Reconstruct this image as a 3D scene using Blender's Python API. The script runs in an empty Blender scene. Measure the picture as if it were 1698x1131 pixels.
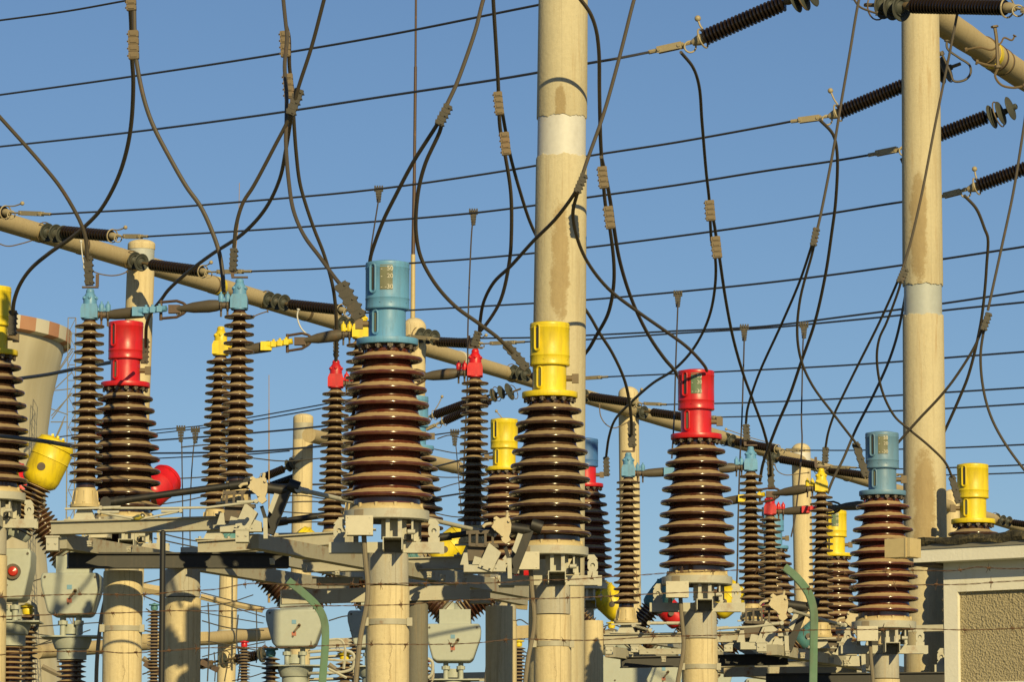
import bpy, math, random
from mathutils import Vector, Matrix
random.seed(7)
sc = bpy.context.scene
COL = sc.collection
R = math.radians
# ------------------------------------------------------------------ camera, light, exposure
F, CX, CY, EYE = 7500.0, 849.0, 565.5, 1.6
PITCH = math.atan(914.5 / 7500.0)
SUN_AZ, SUN_EL = 19.0, 24.0
cam = bpy.data.cameras.new('camera')
cam.sensor_width = 36.0
cam.lens = 36.0 * F / 1698.0
cam.clip_start = 0.5
cam.clip_end = 20000
camo = bpy.data.objects.new('camera', cam)
camo.location = (0, 0, EYE)
camo.rotation_euler = (math.pi / 2 + PITCH, 0, 0)
COL.objects.link(camo)
sc.camera = camo
world = bpy.data.worlds.new('World')
sc.world = world
world.use_nodes = True
wn = world.node_tree
for n in list(wn.nodes): wn.nodes.remove(n)
sky = wn.nodes.new('ShaderNodeTexSky')
sky.sky_type = 'NISHITA'
sky.sun_disc = False
sky.sun_elevation = R(SUN_EL)
sky.sun_rotation = R(180 - SUN_AZ)
sky.altitude = 1500
sky.air_density = 1.0
sky.dust_density = 0.5
sky.ozone_density = 4.4
bg = wn.nodes.new('ShaderNodeBackground')
bg.inputs['Strength'].default_value = 0.071
wo = wn.nodes.new('ShaderNodeOutputWorld')
wn.links.new(sky.outputs[0], bg.inputs[0])
wn.links.new(bg.outputs[0], wo.inputs[0])
sun = bpy.data.lights.new('sun', 'SUN')
sun.energy = 5.0
sun.angle = R(0.5)
sun.color = (1.0, 0.80, 0.40)
suno = bpy.data.objects.new('sun', sun)
suno.rotation_euler = (R(90 - SUN_EL), 0, R(SUN_AZ))
suno.location = (0, 0, 60)
COL.objects.link(suno)
sc.view_settings.view_transform = 'Standard'
sc.view_settings.look = 'None'
sc.view_settings.exposure = 0.0
sc.view_settings.gamma = 1.0

# ------------------------------------------------------------------ geometry helpers
KY = 35.7      # a thing drawn at 210 px per metre stands 35.7 m away
def PY(x, y, Y):
    a = x - CX; v = CY - y
    dy = F * math.cos(PITCH) - v * math.sin(PITCH)
    dz = F * math.sin(PITCH) + v * math.cos(PITCH)
    return Vector((a * Y / dy, Y, EYE + dz * Y / dy))
def P(x, y, k): return PY(x, y, KY / k)
def M(px, k): return px / (210.0 * k)
def V(*a): return Vector(a)

class MB:
    def __init__(s):
        s.v = []; s.f = []; s.m = []; s.sm = []
        s.mi = 0
    def add(s, vs, fs, smooth=False):
        b = len(s.v)
        s.v += [tuple(p) for p in vs]
        for f in fs:
            s.f.append([b + i for i in f]); s.m.append(s.mi); s.sm.append(smooth)
    def obox(s, c, ax, ay, az, hx, hy, hz):
        c = Vector(c); vs = []
        for i in (-1, 1):
            for j in (-1, 1):
                for k in (-1, 1):
                    vs.append(c + ax * hx * i + ay * hy * j + az * hz * k)
        s.add(vs, [(0,1,3,2),(4,6,7,5),(0,4,5,1),(2,3,7,6),(0,2,6,4),(1,5,7,3)])
    def box(s, x0, x1, y0, y1, z0, z1):
        s.obox(((x0+x1)/2, (y0+y1)/2, (z0+z1)/2), V(1,0,0), V(0,1,0), V(0,0,1), (x1-x0)/2, (y1-y0)/2, (z1-z0)/2)
    def bar(s, p0, p1, w, h, up=V(0,0,1)):
        p0 = Vector(p0); p1 = Vector(p1); d = p1 - p0; L = d.length; d.normalize()
        side = d.cross(up)
        if side.length < 1e-4: side = d.cross(V(0,1,0))
        side.normalize(); u = side.cross(d).normalized()
        s.obox((p0+p1)/2, d, side, u, L/2, w/2, h/2)
    def channel(s, p0, p1, w, h, t=0.012, up=V(0,0,1)):
        # an I-beam: two flanges and a web, h tall, w wide
        p0 = Vector(p0); p1 = Vector(p1); d = (p1-p0).normalized()
        side = d.cross(up).normalized(); u = side.cross(d).normalized()
        off = u*(h/2 - t/2)
        s.bar(p0+off, p1+off, w, t, up); s.bar(p0-off, p1-off, w, t, up)
        s.bar(p0, p1, w*0.55, h-2*t-0.001, up)
    def frame(s, d):
        d = d.normalized()
        a = V(0,0,1) if abs(d.z) < 0.9 else V(0,1,0)
        x = d.cross(a).normalized(); y = d.cross(x).normalized()
        return x, y
    def tube(s, pts, r, seg=8, cap=True):
        pts = [Vector(p) for p in pts]; n = len(pts)
        rr = r if isinstance(r, (list, tuple)) else [r]*n
        t0 = (pts[1]-pts[0]).normalized()
        x, y = s.frame(t0); vs = []
        prev = t0
        for i, p in enumerate(pts):
            if i == 0: t = t0
            elif i == n-1: t = (pts[-1]-pts[-2]).normalized()
            else: t = (pts[i+1]-pts[i-1]).normalized()
            q = prev.rotation_difference(t); x = q @ x; y = q @ y; prev = t
            for j in range(seg):
                a = 2*math.pi*j/seg
                vs.append(p + (x*math.cos(a) + y*math.sin(a))*rr[i])
        fs = []
        for i in range(n-1):
            for j in range(seg):
                j2 = (j+1) % seg
                fs.append((i*seg+j, i*seg+j2, (i+1)*seg+j2, (i+1)*seg+j))
        s.add(vs, fs, True)
        if cap:
            s.add(vs[:seg], [tuple(range(seg))]); s.add(vs[-seg:], [tuple(range(seg-1,-1,-1))])
    def lathe(s, prof, seg=32, p0=V(0,0,0), axis=V(0,0,1), a0=0.0, noise=None):
        p0 = Vector(p0); axis = axis.normalized()
        if abs(axis.z) > 0.999: x, y = V(1,0,0), V(0,1,0)
        else:
            x, y = s.frame(axis)
        vs = []
        for (r, z) in prof:
            for j in range(seg):
                a = a0 + 2*math.pi*j/seg
                rr = r
                if noise: rr = r + noise(a, z)
                vs.append(p0 + axis*z + (x*math.cos(a)+y*math.sin(a))*max(rr, 1e-5))
        fs = []
        n = len(prof)
        for i in range(n-1):
            for j in range(seg):
                j2 = (j+1) % seg
                fs.append((i*seg+j, i*seg+j2, (i+1)*seg+j2, (i+1)*seg+j))
        s.add(vs, fs, True)
    def cyl(s, p0, p1, r, seg=16, r1=None):
        p0 = Vector(p0); p1 = Vector(p1); L = (p1-p0).length
        r1 = r if r1 is None else r1
        s.lathe([(0,0),(r,0),(r,0),(r1,L),(r1,L),(0,L)], seg, p0, p1-p0)
    def ball(s, c, r, seg=14):
        s.lathe([(r*math.sin(math.pi*i/8), -r*math.cos(math.pi*i/8)) for i in range(9)], seg, c)
    def prism(s, outline, y0, y1, T=Matrix.Identity(4)):
        n = len(outline)
        vs = [T @ V(x, y0, z) for x, z in outline] + [T @ V(x, y1, z) for x, z in outline]
        fs = [tuple(range(n)), tuple(range(2*n-1, n-1, -1))] + [(i, n+i, n+(i+1)%n, (i+1)%n) for i in range(n)]
        s.add(vs, fs)
    def torus(s, c, axis, R0, r, seg=24, ps=8, a0=0, a1=2*math.pi):
        x, y = s.frame(axis)
        pts = [Vector(c) + (x*math.cos(a0+(a1-a0)*i/seg)+y*math.sin(a0+(a1-a0)*i/seg))*R0 for i in range(seg+1)]
        s.tube(pts, r, ps)
    def build(s, name, mats, parent=None, origin=None, auto=True):
        if not isinstance(mats, (list, tuple)): mats = [mats]
        o = Vector(origin) if origin is not None else V(0,0,0)
        me = bpy.data.meshes.new(name)
        me.from_pydata([(p[0]-o.x, p[1]-o.y, p[2]-o.z) for p in s.v], [], s.f)
        me.polygons.foreach_set('use_smooth', s.sm)
        me.polygons.foreach_set('material_index', s.m)
        for m in mats: me.materials.append(m)
        me.update()
        import bmesh
        b = bmesh.new(); b.from_mesh(me)
        bmesh.ops.recalc_face_normals(b, faces=b.faces)
        b.to_mesh(me); b.free()
        if auto:
            try: me.set_sharp_from_angle(angle=R(38))
            except Exception: pass
        return place(name, me, parent, None if parent else o)

def place(name, me, parent=None, loc=None):
    ob = bpy.data.objects.new(name, me); COL.objects.link(ob)
    if parent: ob.parent = parent
    if loc is not None: ob.location = loc
    return ob
def tag(o, label=None, cat=None, group=None, kind=None):
    if label: o['label'] = label
    if cat: o['category'] = cat
    if group: o['group'] = group
    if kind: o['kind'] = kind
    return o
def thing(name, loc, label, cat, group=None):
    o = bpy.data.objects.new(name, None); COL.objects.link(o)
    o.location = loc; o.empty_display_size = 0.1
    return tag(o, label, cat, group)
def spline(pts, n=6):
    pts = [Vector(p) for p in pts]
    if len(pts) < 3: return pts
    q = [pts[0]*2-pts[1]] + pts + [pts[-1]*2-pts[-2]]
    out = []
    for i in range(1, len(q)-2):
        a, b, c, d = q[i-1], q[i], q[i+1], q[i+2]
        def kn(u, w): return max((w-u).length, 1e-5)**0.5
        t0 = 0; t1 = kn(a,b); t2 = t1+kn(b,c); t3 = t2+kn(c,d)
        for j in range(n):
            t = t1 + (t2-t1)*j/n
            A1 = a*((t1-t)/(t1-t0)) + b*((t-t0)/(t1-t0))
            A2 = b*((t2-t)/(t2-t1)) + c*((t-t1)/(t2-t1))
            A3 = c*((t3-t)/(t3-t2)) + d*((t-t2)/(t3-t2))
            B1 = A1*((t2-t)/(t2-t0)) + A2*((t-t0)/(t2-t0))
            B2 = A2*((t3-t)/(t3-t1)) + A3*((t-t1)/(t3-t1))
            out.append(B1*((t2-t)/(t2-t1)) + B2*((t-t1)/(t2-t1)))
    out.append(pts[-1])
    return out
def path(px, k0, k1):
    L = [0.0]
    for i in range(1, len(px)):
        L.append(L[-1] + math.hypot(px[i][0]-px[i-1][0], px[i][1]-px[i-1][1]))
    return [P(x, y, k0+(k1-k0)*l/L[-1]) for (x, y), l in zip(px, L)]

# ------------------------------------------------------------------ materials
def mat(name):
    m = bpy.data.materials.new(name); m.use_nodes = True
    nt = m.node_tree; b = nt.nodes['Principled BSDF']
    return m, nt, b
def N(nt, t, **kw):
    n = nt.nodes.new(t)
    for k, v in kw.items():
        if k in ('operation','blend_type','data_type','noise_dimensions','wave_type','bands_direction','feature'): setattr(n, k, v)
        else: n.inputs[k].default_value = v
    return n
def noise(nt, scale, detail=5, rough=0.6, stretch=None, co='Object'):
    tc = nt.nodes.new('ShaderNodeTexCoord')
    n = N(nt, 'ShaderNodeTexNoise', Scale=scale, Detail=detail, Roughness=rough)
    if stretch:
        mp = nt.nodes.new('ShaderNodeMapping'); mp.inputs['Scale'].default_value = stretch
        nt.links.new(tc.outputs[co], mp.inputs[0]); nt.links.new(mp.outputs[0], n.inputs['Vector'])
    else: nt.links.new(tc.outputs[co], n.inputs['Vector'])
    return n.outputs['Fac']
def ramp(nt, src, stops):
    r = nt.nodes.new('ShaderNodeValToRGB')
    e = r.color_ramp.elements
    while len(e) < len(stops): e.new(0.5)
    for i, (p, c) in enumerate(stops):
        e[i].position = p
        e[i].color = (c, c, c, 1) if isinstance(c, (int, float)) else (*c, 1)
    nt.links.new(src, r.inputs[0])
    return r.outputs[0]
def mixc(nt, fac, a, b, mode='MIX'):
    n = nt.nodes.new('ShaderNodeMixRGB'); n.blend_type = mode
    for s, i in ((fac, 0), (a, 1), (b, 2)):
        if isinstance(s, (int, float)): n.inputs[i].default_value = s
        elif isinstance(s, tuple): n.inputs[i].default_value = (*s, 1)
        else: nt.links.new(s, n.inputs[i])
    return n.outputs[0]
def math_(nt, op, a, b=0.0, c=None):
    n = nt.nodes.new('ShaderNodeMath'); n.operation = op
    for s, i in ((a, 0), (b, 1), (c, 2)):
        if s is None: continue
        if isinstance(s, (int, float)): n.inputs[i].default_value = s
        else: nt.links.new(s, n.inputs[i])
    return n.outputs[0]
def bump(nt, b, h, strength=0.3, dist=0.01):
    n = N(nt, 'ShaderNodeBump', Strength=strength, Distance=dist)
    nt.links.new(h, n.inputs['Height']); nt.links.new(n.outputs[0], b.inputs['Normal'])

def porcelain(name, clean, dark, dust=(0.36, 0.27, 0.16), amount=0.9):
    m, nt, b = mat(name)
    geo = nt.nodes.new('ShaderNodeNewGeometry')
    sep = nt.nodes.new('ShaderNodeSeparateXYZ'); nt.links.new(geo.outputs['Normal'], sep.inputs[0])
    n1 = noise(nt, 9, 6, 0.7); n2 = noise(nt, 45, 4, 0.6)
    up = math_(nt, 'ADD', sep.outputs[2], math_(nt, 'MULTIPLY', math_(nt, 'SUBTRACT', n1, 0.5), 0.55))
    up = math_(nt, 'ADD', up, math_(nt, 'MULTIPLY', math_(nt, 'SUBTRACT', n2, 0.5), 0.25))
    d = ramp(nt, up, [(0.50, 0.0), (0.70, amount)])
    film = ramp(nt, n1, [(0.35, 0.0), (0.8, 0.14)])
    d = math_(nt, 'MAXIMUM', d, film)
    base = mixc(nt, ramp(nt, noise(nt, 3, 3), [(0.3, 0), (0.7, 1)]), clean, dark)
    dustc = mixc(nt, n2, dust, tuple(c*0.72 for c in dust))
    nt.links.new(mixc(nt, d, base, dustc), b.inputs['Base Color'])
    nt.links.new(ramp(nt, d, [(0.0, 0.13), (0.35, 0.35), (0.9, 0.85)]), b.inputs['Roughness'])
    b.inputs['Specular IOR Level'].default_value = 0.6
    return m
def paint(name, col, rough=0.34, dirt=0.45, dirtc=(0.10, 0.075, 0.05), scale=7.0):
    m, nt, b = mat(name)
    n1 = noise(nt, scale, 7, 0.7); st = noise(nt, scale*2, 5, 0.6, (1.6, 1.6, 0.22)); n3 = noise(nt, scale*0.35, 3)
    c = mixc(nt, ramp(nt, n3, [(0.3, 0), (0.7, 1)]), col, tuple(min(1, x*0.78+0.012) for x in col))
    f = math_(nt, 'MULTIPLY', ramp(nt, st, [(0.48, 0), (0.78, 1)]), dirt)
    c = mixc(nt, f, c, dirtc)
    f2 = math_(nt, 'MULTIPLY', ramp(nt, n1, [(0.58, 0), (0.74, 1)]), dirt*0.8)
    c = mixc(nt, f2, c, tuple(x*0.5+0.02 for x in col))
    nt.links.new(c, b.inputs['Base Color'])
    nt.links.new(ramp(nt, n1, [(0.3, rough*0.8), (0.75, min(1, rough*1.8))]), b.inputs['Roughness'])
    bump(nt, b, n1, 0.12, 0.004)
    return m
def steel(name, col, rust=0.5, rough=0.55, metallic=0.0, rustc=(0.22, 0.10, 0.035), scale=5.0):
    m, nt, b = mat(name)
    n1 = noise(nt, scale, 8, 0.72); n2 = noise(nt, scale*4, 5); st = noise(nt, scale*1.6, 5, 0.6, (2, 2, 0.3))
    c = mixc(nt, n2, tuple(x*0.86 for x in col), tuple(min(1, x*1.1) for x in col))
    f = math_(nt, 'MULTIPLY', ramp(nt, n1, [(0.56, 0), (0.72, 1)]), rust)
    f2 = math_(nt, 'MULTIPLY', ramp(nt, st, [(0.56, 0), (0.82, 1)]), rust*0.6)
    c = mixc(nt, f2, c, (0.20, 0.14, 0.08))
    c = mixc(nt, f, c, rustc)
    nt.links.new(c, b.inputs['Base Color'])
    b.inputs['Roughness'].default_value = rough
    b.inputs['Metallic'].default_value = metallic
    bump(nt, b, n2, 0.15, 0.004)
    return m
def concrete(name, col=(0.60, 0.53, 0.38), stains=(), streak=0.35, seam=None, bstr=0.35, crack=0.75):
    """stains: (x, z, rx, rz) ellipses in the pole's own space on the face towards -Y"""
    m, nt, b = mat(name)
    n1 = noise(nt, 2.2, 8, 0.7); n2 = noise(nt, 28, 6, 0.7); st = noise(nt, 5, 6, 0.65, (3, 3, 0.16)); pits = noise(nt, 70, 3, 0.6)
    c = mixc(nt, n1, tuple(x*0.86 for x in col), tuple(min(1, x*1.1) for x in col))
    c = mixc(nt, math_(nt, 'MULTIPLY', ramp(nt, n2, [(0.35, 1), (0.62, 0)]), 0.22), c, tuple(x*0.6 for x in col))
    c = mixc(nt, math_(nt, 'MULTIPLY', ramp(nt, st, [(0.5, 0), (0.75, 1)]), streak), c, (0.33, 0.25, 0.14))
    c = mixc(nt, math_(nt, 'MULTIPLY', ramp(nt, pits, [(0.66, 0), (0.72, 1)]), 0.5), c, tuple(x*0.42 for x in col))
    tcc = nt.nodes.new('ShaderNodeTexCoord'); spc = nt.nodes.new('ShaderNodeSeparateXYZ'); nt.links.new(tcc.outputs['Object'], spc.inputs[0])
    ang = math_(nt, 'ARCTAN2', spc.outputs[0], math_(nt, 'MULTIPLY', spc.outputs[1], -1.0))
    cn = noise(nt, 3.5, 6, 0.7); cm = noise(nt, 1.1, 2, 0.5)
    for a0, amp in ((0.42, 0.05), (0.12, 0.9)):
        q = math_(nt, 'ABSOLUTE', math_(nt, 'SUBTRACT', ang, math_(nt, 'ADD', a0, math_(nt, 'MULTIPLY', math_(nt, 'SUBTRACT', cn, 0.5), amp))))
        line = ramp(nt, q, [(0.0, 0.75), (0.028, 0.0)])
        if amp > 0.5: line = math_(nt, 'MULTIPLY', line, ramp(nt, cm, [(0.5, 0), (0.56, 1)]))
        c = mixc(nt, math_(nt, 'MULTIPLY', line, crack), c, (0.14, 0.10, 0.06))
    drip = noise(nt, 9, 5, 0.7, (2.2, 2.2, 0.12))
    c = mixc(nt, math_(nt, 'MULTIPLY', math_(nt, 'MULTIPLY', ramp(nt, drip, [(0.56, 0), (0.66, 1)]), ramp(nt, cm, [(0.4, 0), (0.6, 1)])), streak), c, (0.36, 0.24, 0.11))
    if stains:
        tc = nt.nodes.new('ShaderNodeTexCoord')
        sp = nt.nodes.new('ShaderNodeSeparateXYZ'); nt.links.new(tc.outputs['Object'], sp.inputs[0])
        nz = noise(nt, 7, 8, 0.75); nz2 = noise(nt, 16, 6, 0.7, (1, 1, 0.4))
        tot = None
        for (sx, sz, rx, rz) in stains:
            dx = math_(nt, 'DIVIDE', math_(nt, 'SUBTRACT', sp.outputs[0], sx), rx)
            dz = math_(nt, 'DIVIDE', math_(nt, 'SUBTRACT', sp.outputs[2], sz), rz)
            dx = math_(nt, 'POWER', math_(nt, 'ABSOLUTE', dx), 2.0); dz = math_(nt, 'POWER', math_(nt, 'ABSOLUTE', dz), 3.5)
            e = math_(nt, 'SUBTRACT', 1.0, math_(nt, 'ADD', dx, dz))
            tot = e if tot is None else math_(nt, 'MAXIMUM', tot, e)
        tot = math_(nt, 'ADD', tot, math_(nt, 'MULTIPLY', math_(nt, 'SUBTRACT', nz, 0.5), 2.2))
        fine = noise(nt, 38, 6, 0.8)
        tot = math_(nt, 'ADD', tot, math_(nt, 'MULTIPLY', math_(nt, 'SUBTRACT', fine, 0.5), 1.3))
        f = ramp(nt, tot, [(0.15, 0.0), (0.55, 0.72)])
        sc_ = mixc(nt, nz2, (0.20, 0.13, 0.055), (0.40, 0.30, 0.15))
        c = mixc(nt, f, c, sc_)
    nt.links.new(c, b.inputs['Base Color'])
    b.inputs['Roughness'].default_value = 0.9
    b.inputs['Specular IOR Level'].default_value = 0.25
    bump(nt, b, n2, bstr, 0.012)
    return m

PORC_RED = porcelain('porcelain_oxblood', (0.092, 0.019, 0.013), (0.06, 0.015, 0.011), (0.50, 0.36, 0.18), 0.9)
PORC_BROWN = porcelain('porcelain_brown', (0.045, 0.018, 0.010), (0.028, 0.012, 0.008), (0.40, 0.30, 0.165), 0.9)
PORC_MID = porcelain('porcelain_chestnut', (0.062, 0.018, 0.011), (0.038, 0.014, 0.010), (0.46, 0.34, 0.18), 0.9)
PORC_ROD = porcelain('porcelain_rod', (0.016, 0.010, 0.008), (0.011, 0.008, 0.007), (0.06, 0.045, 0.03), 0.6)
BLUE = paint('blue_paint', (0.12, 0.33, 0.56), 0.42, 0.4)
BLUE2 = paint('blue_grey_paint', (0.13, 0.27, 0.42), 0.42, 0.35)
BLUE3 = paint('strong_blue_paint', (0.05, 0.16, 0.42), 0.42, 0.2)
TEAL = paint('teal_paint', (0.07, 0.23, 0.24), 0.45, 0.35)
YEL = paint('yellow_paint', (0.80, 0.62, 0.012), 0.38, 0.5, (0.2, 0.14, 0.03))
RED = paint('red_paint', (0.62, 0.010, 0.016), 0.30, 0.5, (0.12, 0.02, 0.015))
GREYP = steel('grey_paint_steel', (0.43, 0.42, 0.345), 0.6)
GREYR = steel('grey_paint_steel_rusty', (0.38, 0.36, 0.28), 1.0)
BOXP = steel('pale_box_paint', (0.38, 0.41, 0.36), 0.18)
CREAM = steel('cream_paint_steel', (0.52, 0.49, 0.38), 0.4)
DARKST_SHADE = steel('dark_steel_and_shade', (0.013, 0.013, 0.012), 0.3, rustc=(0.06, 0.035, 0.02))  # dark rods, levers and tube; on the level beams it paints in shade
BOLT = steel('bolt_steel', (0.09, 0.07, 0.05), 0.6)
CLAMP = steel('clamp_alloy', (0.14, 0.10, 0.05), 0.5)
DEADEND = steel('dead_end_alloy', (0.36, 0.30, 0.18), 0.4)
CLAMPD = steel('clamp_dark', (0.032, 0.027, 0.018), 0.35)
CABLE = steel('cable_aluminium', (0.075, 0.062, 0.045), 0.25, 0.6)
CONDUC = steel('conductor_aluminium', (0.05, 0.046, 0.04), 0.15, 0.55)
TUBEM = steel('arm_alloy', (0.095, 0.078, 0.052), 0.4)
HOSE = steel('grey_hose', (0.20, 0.17, 0.12), 0.2, 0.7)
GLASS = paint('green_glass_disc', (0.045, 0.052, 0.042), 0.6, 0.5)
GAUGE = paint('gauge_glass', (0.05, 0.05, 0.03), 0.15, 0.6)
PLATE = paint('gauge_plate', (0.17, 0.18, 0.10), 0.5, 0.4)
PLATEG = paint('green_gauge_plate', (0.11, 0.19, 0.10), 0.5, 0.4)
WHITE = paint('white_lettering', (0.75, 0.72, 0.6), 0.6, 0.5)
CONC = concrete('concrete_plain')
CONC2 = concrete('concrete_weathered', (0.64, 0.54, 0.33), streak=0.6)
CONCB = concrete('concrete_beam', (0.47, 0.38, 0.22), streak=0.5)
COLLAR = steel('collar_metal', (0.40, 0.43, 0.42), 0.25)
WHITEBAND = steel('white_band', (0.58, 0.575, 0.54), 0.25)
RUST = steel('rust', (0.085, 0.05, 0.03), 0.7)
GREEN = paint('green_post_paint', (0.10, 0.20, 0.12), 0.6, 0.6)
BARB = steel('barbed_wire_rust', (0.10, 0.05, 0.022), 0.8)
CONEM = steel('stained_base_metal', (0.52, 0.42, 0.22), 0.8)
LAMPR = paint('red_lens', (0.5, 0.03, 0.02), 0.2, 0.2)
MAST = steel('mast_metal', (0.36, 0.25, 0.12), 0.5)

# ------------------------------------------------------------------ setting
gm, gnt, gb = mat('ground_dry_grass')
gn = noise(gnt, 0.6, 9, 0.7)
gnt.links.new(ramp(gnt, gn, [(0.3, (0.16, 0.13, 0.07)), (0.5, (0.11, 0.12, 0.05)), (0.7, (0.22, 0.18, 0.11))]), gb.inputs['Base Color'])
gb.inputs['Roughness'].default_value = 0.95
g = MB(); g.add([(-3000,-500,0),(3000,-500,0),(3000,6000,0),(-3000,6000,0)], [(0,1,2,3)])
tag(g.build('ground', gm), kind='structure')

# cooling tower, far behind on the left
def cooling_tower():
    Y = 420.0; s = F/Y
    c = PY(-281, 548, Y); cx, cz = c.x, c.z
    t = thing('cooling_tower', (cx, Y, 0), 'huge pale concrete cooling tower with red and white painted rim, far left', 'cooling tower')
    def zz(y): return EYE + (cz-EYE)*(1480-y)/(1480-548.0)
    m, nt, b = mat('cooling_tower_concrete')
    n1 = noise(nt, 0.02, 6, 0.6); st = noise(nt, 0.12, 6, 0.6, (1, 1, 0.08))
    cc = mixc(nt, n1, (0.58, 0.53, 0.38), (0.70, 0.65, 0.49))
    cc = mixc(nt, math_(nt, 'MULTIPLY', ramp(nt, st, [(0.4, 0), (0.7, 1)]), 0.6), cc, (0.32, 0.26, 0.14))
    nt.links.new(cc, b.inputs['Base Color']); b.inputs['Roughness'].default_value = 0.95
    prof = [(450,1480),(425,1330),(400,1180),(376,1040),(364,930),(361,850),(361,780),(364,710),(371,655),(381,610),(388,580),(388,574)]
    mb = MB(); mb.lathe([(r/s, zz(y)) for r, y in prof], 160, V(cx, Y, 0))
    mb.build('shell', m, t, (cx, Y, 0))
    rm, nt, b = mat('rim_stripes')
    tc = nt.nodes.new('ShaderNodeTexCoord'); sp = nt.nodes.new('ShaderNodeSeparateXYZ'); nt.links.new(tc.outputs['Object'], sp.inputs[0])
    ang = math_(nt, 'ARCTAN2', sp.outputs[1], sp.outputs[0])
    q = math_(nt, 'FRACT', math_(nt, 'DIVIDE', ang, R(12.8)), 0)
    q = math_(nt, 'GREATER_THAN', q, 0.5)
    nz = noise(nt, 0.15, 6, 0.7)
    redc = mixc(nt, nz, (0.42, 0.16, 0.09), (0.55, 0.33, 0.2)); whc = mixc(nt, nz, (0.55, 0.5, 0.38), (0.72, 0.68, 0.56))
    nt.links.new(mixc(nt, q, whc, redc), b.inputs['Base Color']); b.inputs['Roughness'].default_value = 0.9
    mb = MB(); mb.lathe([(389/s, zz(574)), (400/s, zz(571)), (402/s, zz(549)), (396/s, zz(549)), (372/s, zz(575))], 160, V(cx, Y, 0))
    mb.build('rim', rm, t, (cx, Y, 0))
cooling_tower()
def lattice_mast():
    Y = 400.0
    b0 = PY(118, 1400, Y)
    t = thing('lattice_mast', (b0.x, Y, 0), 'thin steel lattice mast rising beside the cooling tower', 'mast')
    mb = MB()
    def q(x, y, dy=0): return PY(x, y, Y+dy)
    for x in (113, 126):
        for dy in (0, 1.2): mb.tube([V(q(x, 700).x, Y+dy, 0), q(x, 527, dy)], 0.045, 5)
    ys = list(range(527, 1480, 26))
    for i in range(len(ys)-1):
        mb.tube([q(113, ys[i]), q(126, ys[i])], 0.035, 4); mb.tube([q(113, ys[i], 1.2), q(126, ys[i], 1.2)], 0.035, 4)
        a, c = (113, 126) if i % 2 else (126, 113)
        mb.tube([q(a, ys[i]), q(c, ys[i+1])], 0.03, 4)
    mb.build('mast_frame', steel('lattice_steel', (0.22, 0.20, 0.16), 0.3), t, (b0.x, Y, 0))
    mb = MB()
    for (x0,y0,x1,y1) in [(98,612,120,578),(98,615,121,582),(88,648,117,645),(88,648,119,618),(85,690,120,652),(86,695,118,652),(84,678,113,688),(86,740,108,690),(86,745,105,700),(84,700,113,700)]:
        mb.tube([q(x0,y0), q(x1,y1)], 0.05, 5)
    mb.build('brace', steel('lattice_brace', (0.20, 0.19, 0.16), 0.3), t, (b0.x, Y, 0))
lattice_mast()

# ------------------------------------------------------------------ round concrete poles
def pole(name, axis, k, radii, label, group, matl, dome=None, bands=(), gaps=(), cat='pole', seg=40, crack=False):
    """axis: [(px,py),...] from top to bottom; radii metres at top and ground"""
    pts = [P(x, y, k) for x, y in axis]
    top = pts[0]; d = (pts[-1]-pts[0]); d = d / -d.z
    base = top - V(0,0,1)*0 + d*(-1)*(-top.z) if False else top + d*top.z
    base.z = 0
    t = thing(name, base, label, cat, group)
    ax = (top-base); H = ax.length; ax.normalize()
    def rad(z): return radii[1] + (radii[0]-radii[1])*z/H
    def zof(y): return (P(axis[0][0], y, k).z) / ax.z
    segs = [];  z0 = 0.0
    for (ya, yb, rs, mm, nm) in sorted(bands, key=lambda b: -b[1]):
        z1, z2 = zof(yb), zof(ya)
        segs.append((z0, z1)); z0 = z2
        mb = MB(); mb.lathe([(rad(z1)*rs, z1-0.01),(rad(z2)*rs, z2+0.01)], seg, base, ax)
        mb.build(nm, mm, t, base)
    segs.append((z0, H))
    mb = MB()
    for i, (a, b) in enumerate(segs):
        def rag(ang, z, s=random.random()*9):
            return 0
        prof = [(0, a), (rad(a)*0.985, a), (rad(a), a+0.012)]
        n = max(2, int((b-a)/1.0))
        prof += [(rad(a+(b-a)*j/n), a+(b-a)*j/n) for j in range(1, n)]
        if b == H and dome:
            prof += [(rad(H), H-dome)] + [(rad(H)*math.cos(j*math.pi/16), H-dome+dome*math.sin(j*math.pi/16)) for j in range(1, 9)]
        else: prof += [(rad(b), b-0.012), (rad(b)*0.985, b), (0, b)]
        st = len(mb.v)
        mb.lathe(prof, seg, base, ax)
        # ragged edges beside the bands
        if crack:
            for vi in range(st, len(mb.v)):
                v = Vector(mb.v[vi]); z = (v-base).dot(ax)
                for e in (a, b):
                    if 0.02 < e < H-0.02 and abs(z-e) < 0.02:
                        j = vi % seg; 
                        w = 0.007*math.sin(j*.52+e*5)+0.006*math.sin(j*1.13+e)+0.004*math.sin(j*2.9+e*3)
                        mb.v[vi] = tuple(v + ax*w)
    mb.build('shaft', matl, t, base)
    return t, base, ax, rad

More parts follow.
